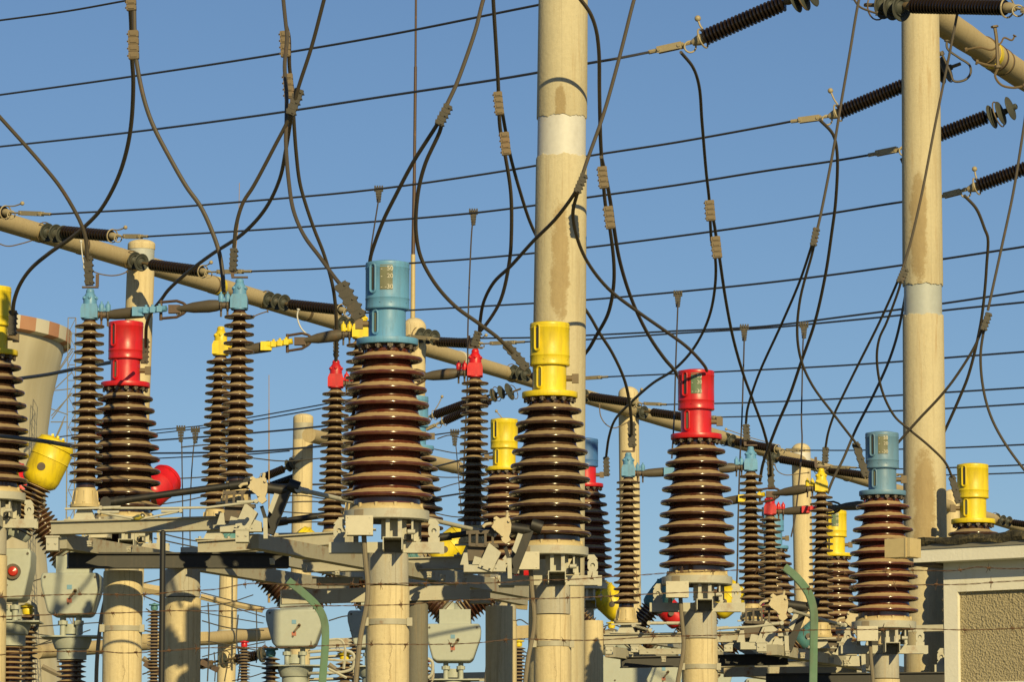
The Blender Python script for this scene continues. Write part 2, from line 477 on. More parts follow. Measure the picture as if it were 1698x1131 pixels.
cm1 = concrete('concrete_centre_pole', (0.55, 0.49, 0.33), stains=[(0.08, 7.3, 0.10, 0.60), (0.09, 8.75, 0.06, 0.22)], streak=0.5, crack=0.2)
POLE_C = pole('concrete_pole', [(934.5,-60),(924,900)], 0.87, (0.226, 0.27), 'thick tall concrete pole in the centre, with a pale metal band', 'tall near concrete poles', cm1,
     bands=[(196, 261, 0.955, WHITEBAND, 'metal_band')], crack=True, seg=72)
cm2 = concrete('concrete_right_pole', (0.55, 0.485, 0.325), stains=[(-0.045, 9.1, 0.11, 0.70), (-0.01, 5.9, 0.15, 0.75)], streak=0.5, crack=0.2)
POLE_R = pole('concrete_pole', [(1526,24),(1534,880)], 0.70, (0.216, 0.272), 'tall concrete pole on the right with a grey band, carrying the gantry beam', 'tall near concrete poles', cm2,
     bands=[(474, 524, 0.93, COLLAR, 'metal_band')], crack=True, seg=72)
GP = 'round posts of the long gantry'
POLE1 = pole('gantry_post', [(235,397),(222,760)], 0.468, (0.235, 0.245), 'round concrete gantry post behind the left red-capped transformer', GP, CONC2, dome=0.09, bands=[(414,448,0.96,COLLAR,'collar')])
POLE2 = pole('gantry_post', [(687,527),(681,900)], 0.4065, (0.235, 0.245), 'cracked dome-topped gantry post carrying the tall thin lightning mast', GP, CONC2, dome=0.2)
POLE3 = pole('gantry_post', [(1042,641),(1046,1000)], 0.358, (0.225, 0.235), 'dome-topped gantry post directly behind the blue-headed disconnector column right of the centre pole', GP, CONC2, dome=0.17)
POLE4 = pole('gantry_post', [(1328,735),(1333,1000)], 0.32, (0.235, 0.245), 'dome-topped gantry post with a white band, behind the yellow-headed column on the right', GP, CONC2, dome=0.18, bands=[(752,764,1.01,WHITEBAND,'white_band')])
POLE5 = pole('gantry_post', [(1577,812),(1582,1000)], 0.287, (0.23, 0.24), 'gantry post just showing right of the tall banded right-hand pole', GP, CONC2, dome=0.17)
POLE6 = pole('gantry_post', [(503,686),(499,960)], 0.34, (0.235, 0.245), 'round concrete post with a rusty collar, between the two left groups of disconnector columns', 'round posts of the rear gantry', CONC2, dome=0.1, bands=[(703,729,1.0,GREYR,'rusty_collar')])
POLE7 = pole('gantry_post', [(379,955),(375,1131)], 0.33, (0.22, 0.225), 'slim concrete post with a blue-grey joint, below the dark steel beam', 'round posts of the rear gantry', CONC2, bands=[(1046,1064,1.08,COLLAR,'collar')])
POLE8 = pole('gantry_post', [(20,1032),(18,1131)], 0.34, (0.23, 0.235), 'short concrete post at the very bottom left corner', 'round posts of the rear gantry', CONC2, dome=0.05)

# ------------------------------------------------------------------ gantry beams (tapered round concrete tubes)
def beam(points, label, group, r, bands=()):
    """points (px,py,k) ends"""
    a = P(*points[0]); b = P(*points[-1])
    L = (b-a).length; ax = (b-a).normalized()
    t = thing('gantry_beam', a, label, 'beam', group)
    mb = MB(); prof = [(0,0),(r,0)]
    n = 12
    prof += [(r*(0.92 if i % 4 == 0 else 1.0), L*i/n) for i in range(1, n)] + [(r, L), (0, L)]
    mb.lathe(prof, 40, a, ax); mb.build('beam_tube', CONCB, t, a)
    for (x, w, mm) in bands:
        # band at pixel x
        s = None; lo, hi = 0.0, L
        for _ in range(40):
            mid = (lo+hi)/2; p = a+ax*mid
            px = CX + p.x*F*1.0/((p.y)*math.cos(PITCH)+(p.z-EYE)*math.sin(PITCH))
            if px < x: lo = mid
            else: hi = mid
        mb = MB(); mb.lathe([(r*0.9, lo-w/2),(r*1.05, lo-w/2),(r*1.05, lo+w/2),(r*0.9, lo+w/2)], 32, a, ax)
        mb.build('band', mm, t, a)
    return t, a, ax, L
# k along a straight beam is linear in image x
def g1(x): return 366+0.3006*x
def g1k(x): return 0.5*(1480-g1(x))/1114.0
beam([(-60, g1(-60), g1k(-60)), (1760, g1(1760), g1k(1760))], 'long round concrete gantry beam sloping from upper left down to the right behind the transformers', None, 0.155,
     bands=[(66,0.05,CLAMP),(134,0.05,CLAMP),(214,0.05,CLAMP),(352,0.05,CLAMP),(360,0.2,YEL),(438,0.05,CLAMP),(505,0.12,CLAMP),(560,0.05,CLAMP),(764,0.12,WHITEBAND),(850,0.05,CLAMP),(1035,0.05,CLAMP),(1124,0.05,CLAMP),(1197,0.05,CLAMP),(1262,0.05,CLAMP),(1405,0.05,CLAMP)])
def g2(x): return -3+0.70*(x-1526)
def g2k(x): return 0.70*(1480-g2(x))/1483.0
beam([(1528, g2(1528)+14, 0.698), (1790, g2(1790)+8, g2k(1790))], 'short thick round beam leaving the right pole top toward the upper right corner', None, 0.165,
     bands=[(1632,0.06,CLAMP),(1641,0.10,YEL),(1650,0.05,RUST),(1660,0.05,CLAMP)])
beam([(512,722,0.345),(760,776,0.31)], 'tapering round beam ending in a blunt tip right of the big blue-capped transformer', None, 0.165, bands=[(752,0.05,RUST)])
beam([(60,1082,0.36),(445,1052,0.325)], 'low round beam crossing behind the bottom left posts', None, 0.16)

# ------------------------------------------------------------------ insulator strings on the gantries
VX = 1.1
GS = 'rod insulators on the long gantry'
def planeP(px, py, Y0, X0):
    a = (px-849)/7500.0
    Y = (Y0+VX*X0)/(1+VX*a)
    return PY(px, py, Y)
def string(discs, rod, horn, clampend, k, label, group, x0=None, r=0.098, dark=False):
    """discs: px points; rod: (p0,p1) px; horn px tip or None; clampend px"""
    xs = rod[0]
    A = P(xs[0], xs[1], k)
    if group == GS:
        q0 = discs[0] if discs else (xs[0]-26, xs[1]-6)
        D_ = PY(q0[0], q0[1], KY/g1k(q0[0])-.30)
        A = planeP(xs[0], xs[1], D_.y, D_.x)
    f = lambda p: planeP(p[0], p[1], A.y, A.x)
    t = thing('insulator_string', A, label, 'insulator', group)
    p0, p1 = f(rod[0]), f(rod[1]); L = (p1-p0).length; ax = (p1-p0).normalized()
    n = int(L/(0.072 if group == GS else 0.043)); prof = [(0,0),(r*0.62,0)]
    for i in range(n):
        z = L*(i+0.5)/n; h = L/n
        prof += [(r*0.60, z-h*0.42),(r*0.97, z-h*0.14),(r, z+h*0.02),(r*0.97, z+h*0.16),(r*0.60, z+h*0.30)]
    prof += [(r*0.55, L),(0, L)]
    mb = MB(); mb.lathe(prof, 20, p0, ax); mb.build('rod_insulator', PORC_ROD, t, A)
    if discs:
        mb = MB()
        for d in discs:
            c = f(d)
            mb.lathe([(0.02,-0.06),(0.035,-0.05),(0.04,-0.01),(0.075,0.0),(0.145,0.02),(0.152,0.03),(0.142,0.038),(0.1,0.02),(0.09,0.04),(0.07,0.02),(0.05,0.04),(0.02,0.06),(0,0.06)], 28, c, ax)
        mb.build('glass_discs', GLASS, t, A)
        mb = MB(); c0 = f(discs[0]); mb.tube([c0-ax*0.25, p0], 0.022, 8)
        mb.lathe([(0,0),(0.04,0),(0.045,0.05),(0.03,0.09),(0,0.09)], 12, p0-ax*0.1, ax)
        mb.torus(c0-ax*0.06, ax, 0.16, 0.009, 20, 6)
        mb.build('link', CLAMP, t, A)
    mb = MB()
    mb.lathe([(0,0),(0.055,0),(0.06,0.06),(0.035,0.14),(0,0.14)], 14, p1, ax)
    mb.torus(p1+ax*0.02, ax, 0.105, 0.01, 22, 6)
    if horn:
        h = f(horn); st = p1+ax*0.02+V(0,0,0.1)
        mb.tube(spline([st, st*0.5+h*0.5+V(0,0,-0.02), h]), 0.011, 6); mb.ball(h, 0.034)
    c1 = f(clampend); q = p1+ax*0.13
    mb.torus(q+ax*0.04+V(0,0,-0.03), V(0,1,0), 0.06, 0.01, 16, 6)
    dv = (c1-q); sd = V(0,0,1)
    m0 = q+dv*0.25; m1 = q+dv*0.8
    side = dv.normalized().cross(sd).normalized()*0.028
    mb.bar(m0+side, m1+side, 0.012, 0.07); mb.bar(m0-side, m1-side, 0.012, 0.07)
    mb.tube([m0, q], 0.016, 6); mb.tube([q+dv*0.55, c1], 0.024, 8)
    for fr in (0.3, 0.75):
        c = q+dv*fr; mb.cyl(c-side*1.6, c+side*1.6, 0.02, 8)
    mb.build('dead_end_clamp', DEADEND, t, A)
    return c1
GS = 'rod insulators on the long gantry'
S = {}
S['s0'] = string([], ((-28,350),(8,352)), (37,337), (84,355), 0.49, 'rod insulator cut by the left edge, its horn above the gantry beam', GS)
S['s1'] = string([(77,385),(91,387),(103,389)], ((106,384),(185,391)), (208,377), (245,392), 0.48, 'ribbed rod insulator with three green discs, upper left in front of the beam', GS)
S['s2'] = string([(222,432),(233,435)], ((251,439),(335,450)), (350,435), (417,450), 0.465, 'ribbed rod insulator with two discs in front of the left gantry post', GS)
S['s3'] = string([(445,497),(458,500),(470,502)], ((482,505),(565,514)), (580,500), (606,519), 0.43, 'ribbed rod insulator with three discs, left of the big blue cap', GS)
S['s4'] = string([(567,537),(580,540)], ((590,545),(655,555)), None, (728,563), 0.415, 'rod insulator mostly hidden behind the big blue-capped transformer', GS)
S['s5'] = string([(697,556),(708,558),(719,560)], ((726,567),(788,570)), (806,556), (870,567), 0.405, 'ribbed rod insulator above the red-headed column left of the centre pole', GS)
S['s6'] = string([(851,617),(862,619),(871,621)], ((884,624),(945,628)), None, (1008,625), 0.385, 'rod insulator half hidden by the centre pole, three discs showing at its left', GS)
S['s7'] = string([(958,655),(967,657)], ((979,658),(1050,668)), (1064,646), (1105,671), 0.37, 'ribbed rod insulator across the dome-topped post right of the centre pole', GS)
S['s8'] = string([(1056,682),(1066,684)], ((1082,684),(1140,692)), None, (1196,692), 0.355, 'ribbed rod insulator ending behind the red-capped transformer', GS)
S['s9'] = string([(1204,729),(1213,731)], ((1221,733),(1288,745)), (1204,712), (1334,747), 0.335, 'ribbed rod insulator left of the white-banded gantry post', GS)
S['s10'] = string([(1276,757),(1285,758)], ((1294,762),(1357,773)), (1372,765), (1420,776), 0.325, 'ribbed rod insulator crossing in front of the white-banded gantry post', GS)
S['s11'] = string([(1360,777)], ((1376,780),(1438,789)), None, (1500,787), 0.315, 'ribbed rod insulator left of the blue-grey cap on the right', GS)
S['s12'] = string([(1652,860),(1662,863),(1672,865)], ((1680,867),(1740,876)), None, (1800,870), 0.282, 'rod insulator at the far right above the roof edge', GS)
GD = 'rear rod insulators hanging left of the beam'
def string_back(discs, rod, clampend, k, label, horn=None):
    global VX
    o = VX; VX = 0.6
    c = string(discs, rod, horn, clampend, k, label, GD)
    VX = o
    return c
string_back([(820,655),(833,650),(845,646)], ((800,659),(722,688)), (690,700), 0.37, 'upper of two ribbed insulators running behind the red-headed column left of the centre pole', (733,658))
string_back([(848,652)], ((812,664),(738,698)), (700,715), 0.365, 'lower of two ribbed insulators running behind the red-headed column left of the centre pole')
string_back([(930,690)], ((905,693),(850,716)), (830,722), 0.36, 'ribbed insulator just above the yellow cap left of the centre pole', (823,682))
string_back([(487,768),(480,772)], ((470,778),(437,792)), (425,797), 0.34, 'dark ribbed insulator left of the rusty-collared post')
string_back([], ((500,788),(450,806)), (430,812), 0.335, 'lower dark ribbed insulator left of the rusty-collared post')

# strings of the near gantry, upper right
def string2(discs, rod, horn, clampend, k, label):
    global VX
    o = VX; VX = 0.5
    c = string(discs, rod, horn, clampend, k, label, 'dark rod insulators at the upper right', r=0.09)
    VX = o
    return c
N2 = {}
N2['c'] = string2([(1322,-4),(1336,-8),(1350,-14)], ((1300,4),(1168,62)), (1157,30), (1076,86), 0.775, 'dark ribbed insulator rising out of the top edge, right of the centre pole')
N2['d'] = string2([(1562,118),(1572,113)], ((1530,128),(1392,186)), (1377,150), (1312,201), 0.665, 'dark ribbed insulator passing behind the right pole')
N2['e'] = string2([(1648,192),(1663,186),(1679,178)], ((1636,193),(1520,238)), None, (1440,257), 0.66, 'dark ribbed insulator emerging right of the right pole with three big discs')
N2['f'] = string2([], ((1745,262),(1622,308)), (1616,280), (1555,327), 0.65, 'dark ribbed insulator cut by the right edge')
t = string([(1462,8),(1477,10),(1492,12)], ((1512,9),(1668,12)), None, (1735,25), 0.745, 'dark ribbed insulator lying across the top of the right pole', None, r=0.085)

# ------------------------------------------------------------------ long conductors between the gantries
GC = 'long conductors strung across the sky'
def conductor(px, k0, k1, label, r=0.0145, ends=(None, None)):
    pts = path(px, k0, k1)
    if ends[0] is not None: pts[0] = ends[0]
    if ends[1] is not None: pts[-1] = ends[1]
    mb = MB(); mb.tube(spline(pts, 5), r, 8)
    o = mb.build('power_line', CONDUC, None, pts[0])
    return tag(o, label, 'power line', GC)
def kk(p): return KY/p.y
conductor([(-30,37),(110,18),(205,1),(330,-22)], .55, .6, 'conductor crossing only the top left corner')
conductor([(-30,161),(200,129),(430,94),(640,58),(850,16),(1000,-14)], .55, .75, 'topmost conductor reaching the centre pole at its very top')
conductor([(-30,246),(200,221),(430,191),(640,159),(850,127),(978,104),(1020,97),(1076,86)], .53, .8, 'conductor ending at the uppermost clamp right of the centre pole', ends=(None, N2['c']))
conductor([(84,355),(250,346),(430,332),(621,314),(850,281),(978,258),(1120,236),(1270,209),(1312,201)], kk(S['s0']), kk(N2['d']), 'conductor from the upper left beam end to the clamp left of the right pole', ends=(S['s0'], N2['d']))
conductor([(245,392),(430,381),(600,369),(776,354),(882,341),(976,327),(1120,307),(1270,283),(1380,267),(1440,257)], kk(S['s1']), kk(N2['e']), 'conductor starting at the top of the left gantry post', ends=(S['s1'], N2['e']))
conductor([(417,450),(520,446),(605,441),(760,431),(882,420),(976,410),(1120,392),(1270,371),(1400,350),(1493,335),(1555,327)], kk(S['s2']), kk(N2['f']), 'conductor passing just behind the big blue cap at mid height', ends=(S['s2'], N2['f']))
conductor([(606,519),(672,515),(850,505),(976,497),(1124,484),(1270,469),(1400,453),(1493,440),(1600,424),(1730,404)], kk(S['s3']), .66, 'conductor leaving the neck of the big blue cap to the right', ends=(S['s3'], None))
conductor([(728,563),(800,561),(877,560),(976,556),(1120,549),(1270,541),(1400,525),(1500,512),(1600,498),(1730,478)], kk(S['s4']), .62, 'upper of the two nearly touching conductors right of the centre pole', ends=(S['s4'], None))
conductor([(870,567),(976,563),(1120,553),(1270,544),(1400,532),(1500,522),(1600,511),(1730,498)], kk(S['s5']), .6, 'lower of the two nearly touching conductors right of the centre pole', ends=(S['s5'], None))
conductor([(1008,625),(1120,620),(1270,613),(1400,606),(1500,599),(1600,591),(1730,581)], kk(S['s6']), .58, 'conductor passing directly behind the top of the right red cap', ends=(S['s6'], None))
conductor([(1105,671),(1270,667),(1400,661),(1500,655),(1600,649),(1730,641)], kk(S['s7']), .55, 'upper of the pair of conductors passing behind the right red cap neck', ends=(S['s7'], None))
conductor([(1196,692),(1270,690),(1400,685),(1500,681),(1600,676),(1730,668)], kk(S['s8']), .53, 'lower of the pair of conductors passing behind the right red cap neck', ends=(S['s8'], None))
conductor([(1334,747),(1420,747),(1500,745),(1600,742),(1730,736)], kk(S['s9']), .5, 'conductor leaving the white-banded gantry post to the right', ends=(S['s9'], None))
conductor([(1420,776),(1500,778),(1600,775),(1730,770)], kk(S['s10']), .48, 'conductor meeting the far right yellow cap near its top', ends=(S['s10'], None))
conductor([(1500,787),(1572,788),(1650,786),(1730,783)], kk(S['s11']), .46, 'lowest conductor, just behind the far right yellow cap', ends=(S['s11'], None))
conductor([(250,714),(344,705),(418,692),(535,671),(600,659)], .3, .4, 'upper thin conductor crossing behind the yellow-headed column on the left')
conductor([(250,720),(344,709),(418,698),(535,677),(600,665)], .3, .4, 'second thin conductor crossing behind the yellow-headed column on the left')
conductor([(250,731),(335,725),(421,718),(535,707),(640,692)], .32, .42, 'conductor crossing the post with the rusty collar at its collar', r=.02)
conductor([(230,752),(340,751),(421,749),(535,740),(640,728)], .32, .42, 'thick conductor crossing the rusty-collared post below its collar', r=.022)
conductor([(250,761),(330,757),(409,754),(480,748)], .32, .38, 'thin conductor under the thick one left of the rusty-collared post')
conductor([(400,804),(500,804),(560,803),(640,800)], .33, .35, 'thick level conductor low on the rusty-collared post', r=.022)
conductor([(715,722),(760,716),(800,712),(870,704)], .4, .45, 'short conductor right of the big blue-capped transformer', r=.013)
conductor([(715,776),(770,762),(830,748)], .36, .4, 'thick slanting conductor below the blunt beam tip', r=.02)
conductor([(700,829),(770,818),(840,808)], .36, .4, 'slanting conductor low behind the red-headed column', r=.02)
conductor([(30,628),(80,621),(133,610),(190,600)], .7, .78, 'thick bus conductor left of the first blue-headed column', r=.02)
conductor([(-10,722),(35,727),(80,733),(130,742)], .86, .9, 'bus conductor passing over the yellow tilted dome', r=.02)
conductor([(35,729),(80,727),(120,722),(180,716)], .5, .5, 'thin conductor behind the tilted yellow dome', r=.01)

# T-drops with clamps
GT = 'thin drop wires hanging from conductors'
def tdrop(x, y, px, k0, k1, label, r=0.011):
    A = P(x, y, k0)
    t = thing('drop_wire', A, label, 'wire', GT)
    mb = MB(); s = 1/(210*k0)
    c = A
    mb.bar(c+V(-7.5*s,0,0), c+V(7.5*s,0,0), 0.05, 7*s)
    for i in range(4): mb.obox(c+V(-6*s+i*4*s,-0.03,3*s), V(1,0,0),V(0,1,0),V(0,0,1), 1.3*s,0.012,3*s)
    for i in range(4): mb.obox(c+V(0,-0.005,-(6+4.5*i)*s), V(1,0,0),V(0,1,0),V(0,0,1), (5-0.5*i)*s,0.025,1.8*s)
    mb.bar(c, c+V(0,0,-22*s), 6*s, 0.03, V(1,0,0))
    mb.build('clamp', CLAMPD, t, A)
    mb = MB(); mb.tube(spline(path([(x, y+12)]+px, k0, k1)), r, 8); mb.build('wire', CABLE, t, A)
tdrop(628,314,[(627,335),(620,380),(613,430),(612,470)], .55,.58, 'drop wire going down behind the big blue cap')
tdrop(785,352,[(783,375),(779,450),(776,540),(775,640),(772,710),(768,800)], .55,.6, 'long drop wire passing behind the red-headed column left of the centre pole')
tdrop(1124,488,[(1124,505),(1122,560),(1120,620),(1118,690),(1114,760)], .55,.6, 'drop wire passing the left side of the right red cap')
tdrop(1234,544,[(1234,562),(1232,640),(1230,700),(1227,762),(1224,860),(1222,960),(1220,985)], .56,.62, 'long drop wire passing in front of the right-hand blue-headed column')
tdrop(1333,540,[(1332,560),(1330,640),(1329,700),(1330,730),(1326,787),(1318,860),(1312,890)], .55,.6, 'drop wire passing over the white-banded gantry post')
tdrop(300,712,[(301,730),(302,780),(303,860),(303,935)], .34,.34, 'left of the short twin drop wires behind the left frame', .014)
tdrop(324,714,[(322,735),(318,780),(315,860),(316,935)], .34,.34, 'right of the short twin drop wires behind the left frame', .014)
tdrop(754,718,[(756,740),(760,790),(765,850)], .4,.4, 'small drop wire left of the lower red-headed column', .009)

# masts
def mast(px, k, radii, label, m):
    pts = path(px, k, k); base = pts[-1]
    mb = MB(); L = len(pts)
    for i in range(L-1):
        mb.tube([pts[i], pts[i+1]], [radii[i], radii[i]*1.05], 10)
    o = mb.build('mast', m, None, base); tag(o, label, 'mast', 'thin masts and rods')
mast([(690,-40),(689,110),(687,300),(685,422)], .405, [0.022,0.03,0.036], 'tall thin rusty lightning mast, its upper length on the cracked domed post', RUST)
mast([(685,422),(684.5,530)], .405, [0.045], 'pale lower sleeve of the tall lightning mast, standing on the cracked dome', CONEM)
mast([(397,303),(396,360),(391,410),(389,450)], .42, [0.006,0.012,0.014], 'short needle rod behind the second blue-headed column', MAST)
mast([(446,622),(446,680),(446,770),(446,900),(446,1000)], .34, [0.008,0.014,0.018,0.03], 'needle rod standing left of the rusty-collared post', MAST)

# ------------------------------------------------------------------ slack droppers with clamps
GW = 'slack down-leads'
YA = V(0,1,0)
def blockclamp(mb, a, b, w, ridges=4, spikes=False, depth=0.045):
    a = Vector(a); b = Vector(b); d = (b-a).normalized(); L = (b-a).length
    s = d.cross(YA).normalized()
    if not spikes:
        mb.obox((a+b)/2, d, s, YA, L/2, w*0.43, depth*0.55)
        for i in range(ridges):
            c = a + d*L*(i+0.5)/ridges; h = L/ridges*.40
            mb.obox(c, d, s, YA, h, w*0.49, depth*0.68)
            mb.obox(c, d, s, YA, h*.55, w*0.30, depth*0.85)
            mb.cyl(c-s*w*.62-YA*.01, c-s*w*.45-YA*.01, .008, 6)
    else:
        mb.obox((a+b)/2, d, s, YA, L/2, w*0.38, depth*0.7)
        for i in range(ridges):
            c = a + d*L*(i+0.5)/ridges; h = L/ridges*.46
            pts = [c-d*h-s*w*.1, c-d*h*.6-s*w*.48, c+d*h*.5-s*w*.40, c+d*h-s*w*.1, c+d*h+s*w*.2, c+d*h*.2+s*w*.55, c-d*h+s*w*.3]
            n = len(pts)
            vs = [p-YA*depth*.75 for p in pts]+[p+YA*depth*.75 for p in pts]
            mb.add(vs, [tuple(range(n)), tuple(range(2*n-1,n-1,-1))]+[(j, n+j, n+(j+1)%n, (j+1)%n) for j in range(n)])
            if i % 2 == 0: mb.cyl(c+s*w*.2-YA*depth, c+s*w*.2-YA*depth*.7, .011, 6)
def lead(label, strands, clamps=(), tclamps=(), r=0.017, group=GW, m=None):
    """strands: (pxlist,k0,k1); clamps: (p0,p1,k,wpx) pale; tclamps: the same, dark and spiky"""
    A = P(strands[0][0][0][0], strands[0][0][0][1], strands[0][1])
    t = thing('down_lead', A, label, 'cable', group)
    for px, k0, k1 in strands:
        mb = MB(); mb.tube(spline(path(px, k0, k1)), r, 8); mb.build('cable', m or CABLE, t, A)
    for p0, p1, k, w in clamps:
        mb = MB(); blockclamp(mb, P(*p0, k), P(*p1, k), M(w, k)); mb.build('clamp', CLAMP, t, A)
    for p0, p1, k, w in tclamps:
        mb = MB(); blockclamp(mb, P(*p0, k), P(*p1, k), M(w*1.12, k), 5, True); mb.build('terminal_clamp', CLAMPD, t, A)
lead('down-lead entering from the left edge to the first blue-headed column',
     [([(-20,172),(0,194),(37,235),(67,269),(97,306),(118,339),(134,370),(142,395),(145,425),(147,440)], .95,.93)],
     tclamps=[((146,425),(148,473),.93,15)])
lead('forked down-lead at upper left, joined by two banded clamps',
     [([(213,-30),(215,0),(217,30),(218,60),(219,98),(221,134),(218,201),(210,249),(195,296),(168,346),(141,375),(117,395),(80,421),(50,447),(32,474),(23,501),(21,525)], .93,.84),
      ([(220,-30),(222,0),(223,50),(225,90),(232,134),(242,175),(255,210),(282,262),(309,309),(333,343),(353,387),(364,421),(369,454),(371,485)], .93,.93)],
     clamps=[((217,-20),(218,17),.93,17),((221,50),(222,98),.93,18)], tclamps=[((22,515),(20,556),.84,14)], r=.019)
lead('vertical down-lead with two banded clamps near the top, left of the mast',
     [([(468,-30),(470,0),(474,40),(476,60),(472,110),(475,150),(475,201),(474,235),(479,302),(487,350),(504,390),(531,427),(564,471),(575,480)], .93,.99),
      ([(474,40),(479,60),(480,110),(485,150),(487,195),(491,252),(497,302),(507,339),(521,380),(537,421),(551,471),(556,505),(558,555),(557,598)], .93,.86)],
     clamps=[((472,51),(474,94),.93,17),((477,122),(480,163),.93,17)], tclamps=[((557,562),(557,592),.86,9),((564,470),(597,528),1.0,24)])
lead('slanting down-lead ending in a long dark clamp at the fork left of the mast',
     [([(545,-30),(537,0),(517,76),(495,144),(488,170)], .98,.96),
      ([(482,180),(479,195),(454,245),(420,309),(403,336),(392,372),(388,410)], .96,.94),
      ([(486,180),(482,200),(474,248),(464,296),(440,346),(403,387),(352,421),(312,451),(279,481),(268,496),(250,520),(243,540),(242,575)], .96,.8)],
     tclamps=[((497,148),(481,190),.96,17),((388,412),(386,450),.94,13),((241,562),(239,603),.79,13)])
lead('forked down-lead with a dark clamp right of the mast top',
     [([(812,-30),(801,0),(790,44),(776,87),(756,141),(742,171),(736,185)], .97,.97),
      ([(728,200),(723,209),(685,269),(655,326),(635,367),(615,424),(613,440)], .97,.93),
      ([(731,200),(731,212),(706,269),(695,309),(690,350),(690,387),(698,427),(722,471),(755,508),(792,535),(823,558),(836,570),(850,585)], .97,.91)],
     tclamps=[((744,174),(727,207),.97,16),((838,570),(874,612),.90,15)])
lead('down-lead with two pale clamps left of the centre pole, forking below them',
     [([(817,-30),(818,0),(822,67),(825,118),(827,160),(829,210),(838,259),(847,319),(848,387),(845,431),(830,498),(806,538),(797,548)], .93,.85),
      ([(826,150),(831,175),(838,215),(846,257),(862,316),(884,380),(925,450),(976,521),(994,552),(1015,585),(1035,629),(1043,663),(1047,700),(1047,720)], .86,.737)],
     clamps=[((825,152),(829,190),.93,15),((836,219),(840,257),.92,16)], tclamps=[((1047,700),(1048,742),.736,13)])
lead('down-lead dropping beside the centre pole from its top, with two pale clamps',
     [([(960,-5),(978,20),(988,47),(993,84),(994,151),(996,235),(999,280),(1004,340),(1011,377),(1018,438),(1017,478),(1008,521),(988,558),(976,579),(950,610)], .9,.8),
      ([(997,260),(1004,290),(1013,340),(1018,377),(1028,434),(1048,498),(1075,555),(1102,595),(1119,615),(1130,635)], .89,.80)],
     clamps=[((998,276),(1002,312),.89,16),((1008,342),(1013,379),.88,16)], r=.018)
lead('down-lead crossing in front of the centre pole to a small dark clamp',
     [([(1060,-30),(1051,0),(1028,91),(1001,188),(974,265),(964,295)], .93,.93),
      ([(958,310),(951,323),(921,363),(884,400),(847,441),(819,468),(802,501),(796,535),(795,548)], .93,.86),
      ([(960,312),(956,325),(950,353),(957,394),(974,434),(1008,478),(1055,515),(1102,548),(1142,578),(1169,608),(1172,615)], .93,.83)],
     tclamps=[((969,289),(956,319),.93,13),((793,550),(786,575),.85,13)], r=.016)
lead('down-lead hanging from the uppermost right clamp, two banded clamps half-way',
     [([(1129,86),(1149,111),(1159,141),(1164,201),(1171,285),(1176,331),(1180,400),(1186,427),(1186,471),(1176,525),(1152,575),(1119,612),(1082,636),(1048,666),(1020,696),(1010,724),(1005,758)], .79,.6),
      ([(1176,335),(1184,370),(1190,410),(1193,427),(1203,495),(1216,562),(1233,622),(1250,668),(1266,713),(1276,755),(1278,790)], .78,.67)],
     clamps=[((1176,332),(1179,366),.78,16),((1186,392),(1190,428),.77,16)], tclamps=[((1005,758),(1006,790),.6,10),((1277,765),(1279,812),.67,11)])
lead('down-lead forking at a small dark clamp in the sky left of the right pole',
     [([(1432,-30),(1424,0),(1408,94),(1393,181),(1383,242),(1357,373),(1352,390)], .8,.8),
      ([(1348,400),(1345,410),(1327,464),(1297,535),(1260,616),(1246,655),(1239,681),(1237,702)], .8,.74),
      ([(1350,400),(1348,415),(1327,495),(1322,555),(1329,599),(1347,639),(1383,688),(1417,732),(1428,745)], .8,.76)],
     tclamps=[((1354,378),(1348,408),.8,11),((1237,704),(1238,731),.737,11),((1418,734),(1436,790),.76,12)], r=.014)
lead('down-lead from the clamp left of the right pole, single cable curving down left',
     [([(1359,198),(1381,222),(1388,252),(1386,330),(1379,387),(1369,454),(1351,535),(1329,599),(1308,660),(1290,702),(1275,741),(1265,770),(1260,798)], .78,.7)], r=.017)
lead('down-lead crossing in front of the right pole and forking left of its grey band',
     [([(1600,-30),(1592,0),(1576,81),(1549,215),(1529,319),(1510,401),(1497,445)], .75,.75),
      ([(1490,462),(1487,470),(1458,535),(1421,609),(1396,660),(1383,688),(1373,719),(1369,742)], .75,.715),
      ([(1494,465),(1491,478),(1470,535),(1458,562),(1454,595),(1462,646),(1483,690),(1506,711),(1542,741),(1568,768),(1580,795)], .76,.72)],
     tclamps=[((1501,445),(1491,469),.75,12),((1369,742),(1368,768),.713,10),((1578,790),(1590,835),.72,11)], r=.014)
lead('down-lead coming from behind the right pole at its grey band, going down left',
     [([(1494,262),(1508,300),(1512,400),(1492,538),(1475,596),(1448,656),(1419,713),(1398,762),(1381,796),(1372,819)], .69,.68)], r=.016)
lead('curved down-lead hanging from the clamp at the right edge',
     [([(1599,324),(1619,346),(1633,380),(1638,394),(1636,440),(1633,481),(1626,538),(1606,622),(1591,660),(1571,705),(1540,770)], .7,.66)], r=.018)
lead('down-lead at the far right forking at a small clamp',
     [([(1702,180),(1697,215),(1680,320),(1660,414),(1638,515)], .76,.76),
      ([(1632,530),(1628,546),(1616,575),(1582,629),(1557,660),(1525,694),(1500,722),(1480,745)], .76,.745),
      ([(1634,535),(1631,550),(1626,589),(1630,642),(1642,688),(1663,730),(1698,779),(1720,805)], .76,.75)],
     tclamps=[((1640,519),(1630,548),.76,11)], r=.0145)

